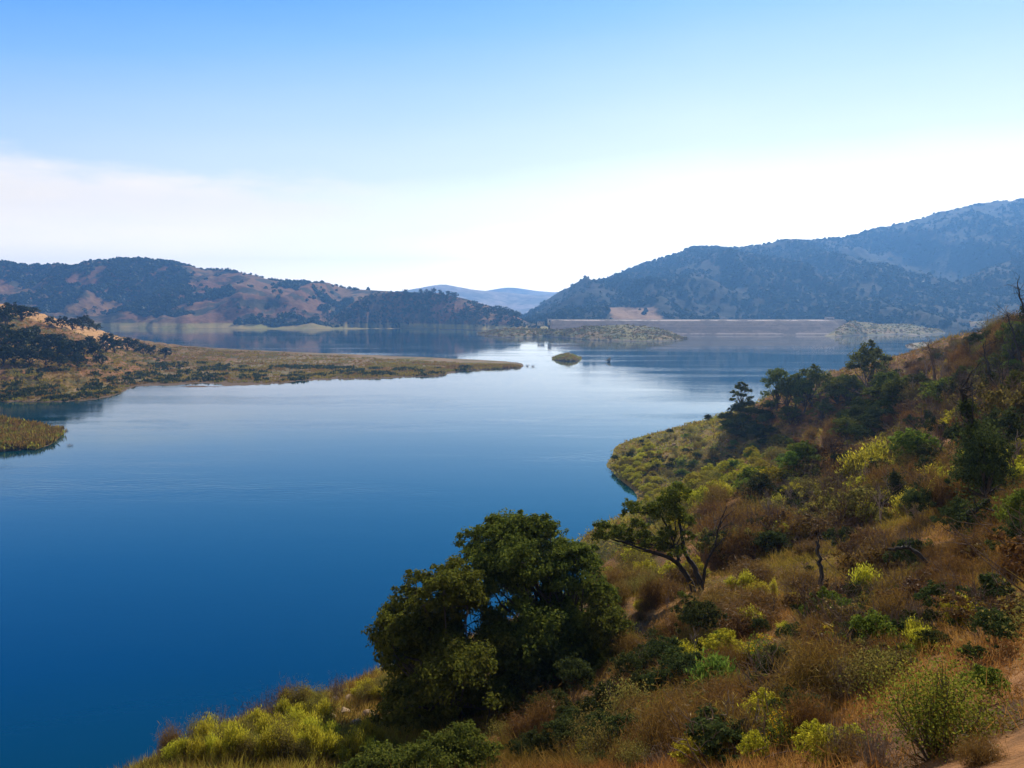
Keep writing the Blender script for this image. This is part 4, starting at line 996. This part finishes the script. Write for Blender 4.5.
TD = [thicket_kind(631 + k, 'thicket', BUSH_D, 4600, .10) for k in range(2)]
TO = [thicket_kind(641 + k, 'thicket', BUSH_O, 3600, .09, 34) for k in range(2)]
TB = [thicket_kind(651 + k, 'thicket', DRY, 3600, .10, 44) for k in range(2)]
BT = [bare_kind(661 + k, 'bare_tree', 3.0, .55, .055, (CHAR, TWIG, GREYW)[k % 3], 3) for k in range(3)]
def scatter(kinds, n, region, wr, label, group, seed, cat='bush', gap=1.0, tall=(.6, 1.0), tries=60, sink=.05):
    """n shrubs inside a patch of ground given by its corners as seen; each a thing of its own"""
    r = np.random.default_rng(seed); poly = np.array(region, float); k = 0; t = 0; placed = []
    x0, y0 = poly.min(0); x1, y1 = poly.max(0)
    while k < n and t < n * tries:
        t += 1
        px, py = r.uniform(x0, x1), r.uniform(y0, y1)
        ins = False; j = len(poly) - 1
        for i in range(len(poly)):
            if (poly[i, 1] > py) != (poly[j, 1] > py) and px < (poly[j, 0] - poly[i, 0]) * (py - poly[i, 1]) / (poly[j, 1] - poly[i, 1]) + poly[i, 0]: ins = not ins
            j = i
        if not ins: continue
        hp = near_hit(px, py)
        if hp is None or hp[2] < .35: continue
        if t < n * tries * .6 and r.random() > 2.6 * vnoise(hp[0] / (2 + hp[1] / 18), hp[1] / (3 + hp[1] / 14), seed) - .75: continue
        w_ = r.uniform(*wr)
        if any((hp[0] - a) ** 2 + (hp[1] - b) ** 2 < (gap * (w_ + c_) * .5) ** 2 for a, b, c_ in placed): continue
        placed.append((hp[0], hp[1], w_))
        kinds[r.integers(len(kinds))].put(hp[0], hp[1], hp[2] - sink, label, cat, group, w=w_, h=w_ * r.uniform(*tall), r=r)
        k += 1
POINT = [(612, 468), (640, 446), (690, 432), (740, 430), (800, 445), (812, 470), (760, 500), (700, 505), (650, 502), (632, 492)]
scatter(Y2 + Y1 + Y2, 150, POINT, (1.4, 3.4), 'yellow-green bush on the low point by the lake', 'yellow-green bushes on the point', 601, gap=.4, tall=(.5, .8))
scatter(O1 + G1[:1], 60, POINT, (1.6, 4.0), 'olive bush on the low point by the lake', 'olive bushes on the point', 602, gap=.55, tall=(.5, .8))
scatter(D1, 26, [(640, 462), (680, 448), (740, 450), (800, 462), (780, 490), (690, 492)], (1.5, 3.6), 'dark bush on the low point by the lake', 'dark bushes on the point', 603, gap=.6, tall=(.4, .7))
scatter(D1 + O1, 14, [(612, 462), (650, 438), (690, 428), (716, 418), (720, 424), (690, 436), (650, 448), (616, 474)], (1.6, 3.2), 'olive bush along the outer shore of the point', 'bushes along the outer shore', 604, gap=.5, tall=(.7, 1.1))
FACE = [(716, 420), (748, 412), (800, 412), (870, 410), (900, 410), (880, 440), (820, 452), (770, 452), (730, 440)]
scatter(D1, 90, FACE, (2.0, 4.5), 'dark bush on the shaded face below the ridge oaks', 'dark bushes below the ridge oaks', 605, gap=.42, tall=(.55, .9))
scatter(B1 + D1[:1], 22, FACE, (1.6, 3.4), 'brown bush on the shaded face below the ridge oaks', 'brown bushes below the ridge oaks', 606, gap=.5)
MID = [(700, 500), (780, 500), (812, 465), (890, 425), (950, 385), (1020, 335), (1024, 480), (940, 520), (840, 540), (760, 560), (720, 575)]
scatter(B1, 120, MID, (1.3, 3.0), 'dry brown bush on the middle of the slope', 'dry bushes on the middle slope', 607, gap=.35)
scatter(O1 + Y2 + Y1, 90, MID, (1.2, 2.8), 'olive or yellow-green bush on the middle of the slope', 'olive bushes on the middle slope', 608, gap=.38)
scatter(G1 + D1 + D1, 60, MID, (1.2, 2.8), 'green bush on the middle of the slope', 'green bushes on the middle slope', 609, gap=.4)
scatter(W1, 24, MID, (1.4, 2.6), 'bare grey bush on the middle of the slope', 'bare bushes on the middle slope', 615, gap=.6, tall=(.8, 1.2))
scatter(TD + TO + TB, 64, MID, (2.6, 5.2), 'wide tangled thicket with dead stems sticking out, on the middle of the slope', 'thickets on the middle slope', 624, cat='thicket', gap=.4, tall=(.35, .6))
scatter(BT, 26, MID, (.9, 1.3), 'small leafless tree standing in the brush of the middle slope', 'leafless trees on the middle slope', 625, cat='bare tree', gap=3, tall=(2.4, 3.4))
scatter(TD + TO, 22, [(905, 400), (960, 365), (1022, 330), (1024, 470), (960, 450)], (3.0, 6.0), 'wide dark thicket on the upper slope near the right edge', 'thickets near the right edge', 626, cat='thicket', gap=.35, tall=(.4, .75))
scatter(BT, 20, [(885, 396), (960, 360), (1022, 326), (1024, 440), (960, 420)], (1.2, 1.9), 'leafless tree among the thickets near the right edge', 'leafless trees near the right edge', 627, cat='bare tree', gap=2, tall=(2.4, 3.2))
scatter(TB + TD + B1, 26, [(640, 600), (720, 570), (800, 535), (930, 555), (900, 620), (740, 640)], (1.4, 2.8), 'brown or dark tangle on the grassy swell around the charred stump', 'tangles around the charred stump', 630, cat='thicket', gap=.5, tall=(.4, .7))
scatter(TB + O1 + D1 + TO, 44, [(868, 398), (895, 374), (930, 358), (975, 340), (985, 362), (940, 380), (900, 398)], (1.8, 4.2), 'brush on the rounded crest between the ridge oaks and the right edge', 'brush on the rounded crest', 632, cat='brush', gap=.35, tall=(.45, .8))
NEAR = [(640, 600), (700, 600), (800, 560), (900, 540), (1020, 500), (1024, 640), (960, 640), (880, 690), (760, 768), (640, 768), (620, 700)]
scatter(TD + TB + TO, 30, NEAR, (1.2, 2.6), 'wide tangled thicket with dead stems sticking out, on the near slope', 'thickets on the near slope', 628, cat='thicket', gap=.6, tall=(.3, .5))
scatter(BT, 8, NEAR, (.35, .5), 'knee-high leafless sapling on the near slope', 'leafless saplings on the near slope', 629, cat='sapling', gap=4, tall=(2.4, 3.2))
scatter(B1, 100, NEAR, (.6, 1.5), 'dry brown bush on the near slope', 'dry bushes on the near slope', 610, gap=.45)
scatter(O1 + D1 + Y1 + G1 + D1, 80, NEAR, (.5, 1.2), 'small green or olive bush among the dry brush of the near slope', 'green and olive bushes on the near slope', 611, gap=.6)
scatter(W1, 16, NEAR, (.6, 1.2), 'bare grey bush on the near slope', 'bare bushes on the near slope', 612, gap=.8, tall=(.8, 1.2))
scatter(O1 + Y2 + W1 + B1, 26, [(560, 748), (700, 738), (880, 745), (900, 776), (540, 776)], (.35, .8), 'small bush among the grass at the very bottom of the picture', 'small bushes at the bottom', 622, gap=.5, tall=(.6, 1.1))
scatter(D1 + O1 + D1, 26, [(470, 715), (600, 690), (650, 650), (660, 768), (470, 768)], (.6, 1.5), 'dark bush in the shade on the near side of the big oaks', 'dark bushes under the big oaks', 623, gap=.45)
BANK = [(165, 766), (250, 732), (318, 706), (326, 720), (324, 745), (380, 752), (380, 768)]
scatter(Y1 + Y1 + Y1 + O1, 110, BANK, (.45, .95), 'bright yellow-green bush on the sunlit bank at the bottom left', 'yellow-green bushes on the left bank', 613, gap=.4, tall=(.85, 1.5))
scatter(Y1 + O1, 12, [(352, 700), (376, 686), (392, 690), (388, 716), (372, 706)], (.5, 1.0), 'yellow-green bush above the outcrop, close to the big oaks', 'bushes above the outcrop', 619, gap=.4, tall=(.8, 1.1))
SKYL = [(885, 392), (960, 356), (1020, 322), (1024, 350), (970, 385), (900, 412)]
scatter(D1 + O1, 40, SKYL, (1.6, 4.4), 'olive or dark bush along the top of the slope right of the ridge oaks', 'bushes along the top of the slope', 620, gap=.45, tall=(.5, 1.0))
scatter(B1 + W1, 40, SKYL, (1.6, 4.0), 'bare or brown bush along the top of the slope right of the ridge oaks', 'brown bushes along the top of the slope', 621, gap=.45, tall=(.6, 1.1))
scatter(W1 + B1[:1], 16, [(150, 768), (250, 726), (340, 696), (340, 704), (250, 738), (170, 768)], (.6, 1.2), 'pinkish bare twiggy bush along the crest of the left bank', 'bare bushes on the left bank crest', 614, gap=.7, tall=(1.0, 1.6))
scatter(D1 + B1[:1], 16, [(520, 650), (640, 620), (700, 640), (680, 720), (600, 768), (520, 768)], (.8, 1.8), 'dark bush in the shade beside the big oaks', 'dark bushes beside the big oaks', 616, gap=.6)  # dark leaf colours picked to deepen the oaks' shadow here
COVE = [(604, 588), (640, 556), (690, 548), (700, 585), (640, 600), (612, 608)]
scatter(O1 + Y2 + B1[:1], 26, COVE, (1.0, 2.2), 'golden olive bush on the crest behind the leaning oak', 'bushes behind the leaning oak', 617, gap=.5)
scatter(O1 + G1 + Y2, 30, [(640, 504), (700, 505), (720, 545), (660, 552), (648, 530)], (1.2, 3.0), 'olive bush on the slope above the cove', 'bushes above the cove', 618, gap=.5)

scatter(B1 + TB + O1 + D1 + TO, 60, [(1040, 340), (1250, 300), (1420, 480), (1300, 760), (1040, 768)], (1.0, 3.0), 'bush on the open slope past the right edge of the brushy hillside', 'bushes further right', 633, gap=.8, tall=(.4, .8))

# ---------------------------------------------------------------- grass and undergrowth: nobody could count them
def ground_blades(name, count, per, hr, wid, lmat, label, seed, region=(60, 1560, 250, 1150), dmax=330, upright=1.0, dens=None, droop=.35, spread=.5):
    r = np.random.default_rng(seed)
    px = r.uniform(region[0], region[1], count * 3)
    q = r.random(count * 3)
    d = 9 * (dmax / 9) ** (q ** 1.0)
    x = U(px) * d; z = near_h(x, d)
    py = HZ + (H - z) * F_PX / d
    ok = (z > .4) & (py > region[2]) & (py < region[3])
    if dens is not None: ok &= r.random(len(x)) < dens(x, d, z)
    x, d, z = x[ok][:count], d[ok][:count], z[ok][:count]
    n = len(x); sc = np.clip(d / 45, 1, 3.2)
    k = n * per
    C = np.repeat(np.stack([x, d, z], -1), per, 0); S = np.repeat(sc, per)
    hh = np.repeat(hr[0] + (hr[1] - hr[0]) * r.random(n) ** 1.4, per) * (.5 + .7 * r.random(k)) * S ** .7
    C[:, :2] += r.normal(size=(k, 2)) * (spread * np.repeat(hr[1], k) * S ** .8)[:, None] * .6
    lg = unit(r.normal(size=(k, 3)) * droop * np.array([1, 1, .3]) + np.array([0, 0, upright]))
    ww = wid * np.maximum(S, np.repeat(d, per) / 28)
    side = unit(np.cross(lg, rdir(k, r)))
    tip = C + lg * hh[:, None]; tip[:, 2] -= hh * .12
    V = np.stack([C - side * ww[:, None], C + side * ww[:, None], tip], 1).reshape(-1, 3)
    V[:, 2] -= .02
    tag(link(name, mesh(name, V, [np.arange(3 * k).reshape(k, 3)], [lmat])), label, 'grass', kind='stuff')
def d_grass(x, y, z): return np.clip((fbm(x / 7, y / 9, 3, 71) + .25) * 1.6, .06, 1) * np.where((z < 9) & (y > 170), .35, 1)
ground_blades('dry_grass', 40000, 8, (.12, .42), .006, GOLD, 'dry golden grass over the near hillside', 701, dens=d_grass)
def d_under(x, y, z): return np.clip((fbm(x / 6, y / 8, 3, 77) + .3) * 1.6, .08, 1)
ground_blades('undergrowth', 64000, 9, (.12, .42), .007, UNDER, 'brown dead undergrowth matted over the near hillside', 702, dens=d_under, upright=.45, droop=.7, spread=.7)
BRUSH = leaf_mat('brush_twigs', (.085, .045, .013), (.23, .132, .03), (.35, .22, .045), trans=.38, patch=(.14, (.25, .215, .03), (.055, .06, .016)))
def d_brush(x, y, z): return np.where(y > 20, np.clip((fbm(x / 8, y / 12, 3, 83) + .32) * 1.7, .05, 1), 0) * np.where((z < 12) & (y > 170), .3, 1)
ground_blades('tangled_brush', 66000, 9, (.22, .75), .010, BRUSH, 'tangled rust, gold and olive brush filling the hillside between the bushes', 705, dens=d_brush, upright=.75, droop=.6, spread=.45)
def d_point(x, y, z): return np.where(y > 95, np.clip(1.3 - z / 26, .05, 1), 0)
ground_blades('low_scrub', 20000, 8, (.25, .6), .020, SCRUB, 'low yellow, olive and rust scrub between the bushes of the point', 703, dens=d_point, upright=.6, droop=.6, spread=.9, region=(560, 1060, 340, 620))
def d_bank(x, y, z): return np.where((x < -1.5) & (y < 48), 1, 0)
ground_blades('bank_grass', 5000, 9, (.25, .65), .010, leaf_mat('bank_grass_blades', (.18, .17, .03), (.34, .30, .04), (.45, .33, .07), trans=.45, patch=(.35, (.34, .19, .06))), 'sunlit yellow grass on the left bank', 704, dens=d_bank, region=(100, 520, 640, 820), dmax=50)

# ---------------------------------------------------------------- rocks
import bmesh
ROCK = {}
def rock_mat(name, a, b):
    m, nt, out = mat(name); g = N(nt, 'ShaderNodeNewGeometry')
    n = noise(nt, g.outputs['Position'], 3.5, 6, .65)
    p = N(nt, 'ShaderNodeBsdfPrincipled'); p.inputs['Roughness'].default_value = .95
    L(nt, ramp(nt, n.outputs[0], [(.3, a), (.7, b)]).outputs[0], p.inputs['Base Color'])
    bp = N(nt, 'ShaderNodeBump'); bp.inputs['Strength'].default_value = .7; bp.inputs['Distance'].default_value = .08
    L(nt, n.outputs[0], bp.inputs['Height']); L(nt, bp.outputs[0], p.inputs['Normal']); L(nt, p.outputs[0], out.inputs[0])
    return m
PALE = rock_mat('pale_rock', (.24, .15, .08), (.46, .33, .19))
def rock_mesh(seed, rough=.38):
    r = np.random.default_rng(seed); bm = bmesh.new()
    bmesh.ops.create_icosphere(bm, subdivisions=3, radius=.5)
    cuts = [(rdir(1, r)[0], .28 + .16 * r.random()) for _ in range(9)]
    for v in bm.verts:
        p = np.array(v.co)
        for nrm, dd in cuts:
            e = p @ nrm - dd
            if e > 0: p = p - nrm * e
        p = p * (1 + rough * .25 * fbm(np.array([p[0] * 4 + seed]), np.array([p[1] * 4 + p[2] * 5]), 3, seed)[0])
        v.co = p
    me = bpy.data.meshes.new('boulder'); bm.to_mesh(me); bm.free(); me.materials.append(PALE); return me
RM = [rock_mesh(800 + k) for k in range(4)]
def rock(px, py, wpx, label, group, k, flat=.75, name='boulder'):
    hp = near_hit(px, py)
    s = wpx * hp[1] / F_PX
    o = link(name, RM[k % 4]); o.location = (hp[0], hp[1], hp[2] + s * .02); o.scale = (s, s * .8, s * flat); o.rotation_euler = (.2 * k, .3 * k, 1.7 * k)
    tag(o, label, 'rock', group)
for k, (px, py, wp, lab) in enumerate([(336, 704, 14, 'pale boulder at the top of the outcrop on the left bank'), (344, 716, 18, 'largest pale boulder in the outcrop on the left bank'), (332, 720, 12, 'small pale boulder at the left side of the outcrop'),
      (356, 726, 15, 'pale boulder low in the outcrop on the left bank'), (368, 718, 13, 'pale boulder at the right side of the outcrop'), (350, 703, 16, 'brownish rock ledge behind the outcrop on the left bank'), (362, 738, 14, 'lowest pale boulder under the outcrop')]):
    rock(px, py, wp, lab, 'outcrop on the left bank', k, flat=1.15)
for k, (px, py, wp) in enumerate([(674, 446, 6), (667, 458, 5), (699, 469, 6), (729, 480, 6), (726, 478, 4), (761, 470, 5), (773, 460, 4), (727, 441, 4), (786, 460, 4), (703, 472, 4)]):
    rock(px, py, wp, 'small pale rock among the bushes of the point', 'pale rocks on the point', k)

# ---------------------------------------------------------------- the dam
def quadbox(x0, x1, y0, y1, z0, z1):
    V = [(x, y, z) for z in (z0, z1) for y in (y0, y1) for x in (x0, x1)]
    return np.array(V, float), np.array([(0, 2, 3, 1), (4, 5, 7, 6), (0, 1, 5, 4), (2, 6, 7, 3), (0, 4, 6, 2), (1, 3, 7, 5)])
DY, DZ = 1540.0, ZP(319.8, 1540)
DX0, DX1 = U(549) * DY, U(845) * DY
def riprap(nt, pos, c_):
    sx = N(nt, 'ShaderNodeSeparateXYZ'); L(nt, pos, sx.inputs[0])
    nn = noise(nt, pos, .25, 4)
    zz = mth(nt, 'ADD', sx.outputs[2], mth(nt, 'MULTIPLY_ADD', nn.outputs[0], 1.2, -.6))
    c_ = mixc(nt, smooth_step(nt, sx.outputs[2], DZ - 2.0, DZ - 1.7), c_, (.5, .42, .37))
    c_ = mixc(nt, smooth_step(nt, mth(nt, 'ABSOLUTE', mth(nt, 'SUBTRACT', zz, 2.4)), 1.4, .5), c_, (.34, .28, .25))
    big = noise(nt, pos, .035, 5, .65); c_ = mixc(nt, smooth_step(nt, big.outputs[0], .45, .62), c_, (.115, .095, .085))
    band = mth(nt, 'ABSOLUTE', mth(nt, 'SUBTRACT', zz, 13.5))
    return mixc(nt, smooth_step(nt, band, .9, .3), c_, (.17, .14, .13))
DAMM = ground_mat('dam_riprap', (.16, .128, .11), (.195, .155, .13), (.13, .105, .092), (.01, .06, .8), bump=.5, bumpscale=.5, extra=riprap)
nxs = 240; xs = np.linspace(DX0, DX1, nxs)
prof = [(DY - 92, -6), (DY - 74, 0), (DY - 40, DZ * .48), (DY - 17, DZ - 1.9), (DY - 5, DZ), (DY + 6, DZ), (DY + 60, -6)]
V = np.array([(x, DY + (y - DY) * min(1, max(.35, (DX1 - x) / 45 + .35)) + 1.2 * math.sin(x * .011), z) for (y, z) in prof for x in xs]); idx = np.arange(len(V)).reshape(len(prof), nxs)
Fq = np.stack([idx[:-1, :-1], idx[:-1, 1:], idx[1:, 1:], idx[1:, :-1]], -1).reshape(-1, 4)
dam = link('dam', None); dam.location = (0, 0, 0)
tag(dam, 'long straight dam with a grey-pink stone face across the far end of the lake', 'dam')
link('embankment', mesh('dam_embankment', V, [Fq], [DAMM]), dam)
def plain(name, col, rough=.85):
    m, nt, out = mat(name); g = N(nt, 'ShaderNodeNewGeometry'); n = noise(nt, g.outputs['Position'], .6, 5, .6)
    p = N(nt, 'ShaderNodeBsdfPrincipled'); p.inputs['Roughness'].default_value = rough
    L(nt, mixc(nt, n.outputs[0], tuple(v * .8 for v in col), tuple(v * 1.15 for v in col)), p.inputs['Base Color']); L(nt, p.outputs[0], out.inputs[0]); return m
CONC = plain('pale_concrete', (.62, .56, .50)); ROAD = plain('crest_road', (.42, .37, .33)); ROOFM = plain('grey_roof', (.25, .22, .21)); DARKW = plain('dark_opening', (.03, .03, .035), .3); WHITEP = plain('white_paint', (.8, .78, .74), .5)
V, Fq = quadbox(DX0, DX1, DY - 3.5, DY + 4.5, DZ + .004, DZ + .25); link('crest_road', mesh('crest_road', V, [Fq], [ROAD]), dam)
V, Fq = quadbox(DX0, DX1, DY + 4.6, DY + 5.4, DZ + .004, DZ + .8); link('parapet', mesh('dam_parapet', V, [Fq], [CONC]), dam)

def house(name, px, py, d, wm, dm, hm, label, cat, roof='flat', wins=2):
    x = U(px) * d; z = ZP(py, d)
    o = link(name, None); o.location = (x, d, z); tag(o, label, cat)
    V, Fq = quadbox(-wm / 2, wm / 2, -dm / 2, dm / 2, -2, hm); link('wall', mesh('house_wall', V, [Fq], [CONC]), o)
    e = .5
    if roof == 'flat': V, Fq = quadbox(-wm / 2 - e, wm / 2 + e, -dm / 2 - e, dm / 2 + e, hm + .003, hm + .5)
    else:
        V = np.array([(-wm / 2 - e, -dm / 2 - e, hm + .01), (wm / 2 + e, -dm / 2 - e, hm + .01), (wm / 2 + e, dm / 2 + e, hm + .01), (-wm / 2 - e, dm / 2 + e, hm + .01), (-wm / 2 - e, 0, hm + 2.2), (wm / 2 + e, 0, hm + 2.2)])
        V2 = V; Fq = np.array([(0, 1, 5, 4), (2, 3, 4, 5), (0, 3, 2, 1), (0, 4, 3, 3), (1, 2, 5, 5)])
        me = bpy.data.meshes.new('house_roof'); me.from_pydata([tuple(v) for v in V2], [], [(0, 1, 5, 4), (2, 3, 4, 5), (0, 3, 2, 1), (0, 4, 3), (1, 2, 5)]); me.materials.append(ROOFM); me.update()
        link('roof', me, o); V = None
    if V is not None: link('roof', mesh('house_roof', V, [Fq], [ROOFM]), o)
    for k in range(wins):
        cx = (k + .5) / wins * wm - wm / 2
        V, Fq = quadbox(cx - .7, cx + .7, -dm / 2 - .12, -dm / 2 - .003, hm * .35, hm * .75); link('window', mesh('house_window', V, [Fq], [DARKW]), o)
    return o
house('gatehouse', 549.5, 324.0, 1500, 6, 7, 8.5, 'pale square gatehouse standing at the left end of the dam', 'building', wins=1)
house('spillway_house', 541, 324.5, 1520, 12, 6, 4.5, 'low pale concrete spillway building just left of the gatehouse', 'building', wins=3)
house('shed', 829.5, 319.6, 1545, 15, 6, 2.6, 'low white shed on the right end of the dam crest', 'shed', roof='gable', wins=2)

# ---------------------------------------------------------------- drowned snag out in the lake
sx_, sy_ = U(608) * 742, 742.0
o = link('drowned_snag', None); o.location = (sx_, sy_, 0)
tag(o, 'small drowned snag with a leaning branch, right of the tiny islet', 'snag')
r = np.random.default_rng(5)
parts = [limb((1.2, 0, -1), (1.6, 0, 3.2), .4, .2, .2, 6, 6, r=r), limb((1.4, 0, .6), (-3.4, .3, 1.9), .4, .12, .2, 7, 6, r=r), limb((1.3, 0, 1.2), (2.9, .4, 2.6), .3, .1, .2, 5, 5, r=r), limb((.8, -.2, .2), (-1.4, -.3, 1.2), .35, .12, .2, 5, 5, r=r)]
V, Fq = join(parts); link('trunk', mesh('snag_trunk', V, [Fq], [CHAR], smooth=True), o)
V, Fq = crown([(.9, 0, 1.5, 1.8, 1.4, 1.3), (1.8, 0, 2.7, 1.2, 1.0, .9), (-.6, 0, .9, 1.2, 1, .7)], 400, .55, r, 8); link('tangle', mesh('snag_tangle', V, [Fq], [DRY]), o)
for k, (px, py) in enumerate([(66, 431), (70, 446), (527, 366.3), (533, 366.8), (440, 375.5)]):
    d = 45 * F_PX / (py - HZ); x = U(px) * d
    o = link('drowned_twigs', W1[k % 2].parts[1][1]); o.location = (x, d, -.25); sc_ = (2.0 if d < 400 else 3.5); o.scale = (sc_ * 1.5, sc_, sc_ * .55)
    tag(o, ['bare twigs in the water off the tip of the near grassy point', 'bare twigs in the water at the lower corner of the near grassy point', 'dead twigs in the water just past the end of the spit', 'outermost dead twigs in line with the end of the spit', 'dead twigs at the notch in the near shore of the spit'][k], 'twigs')
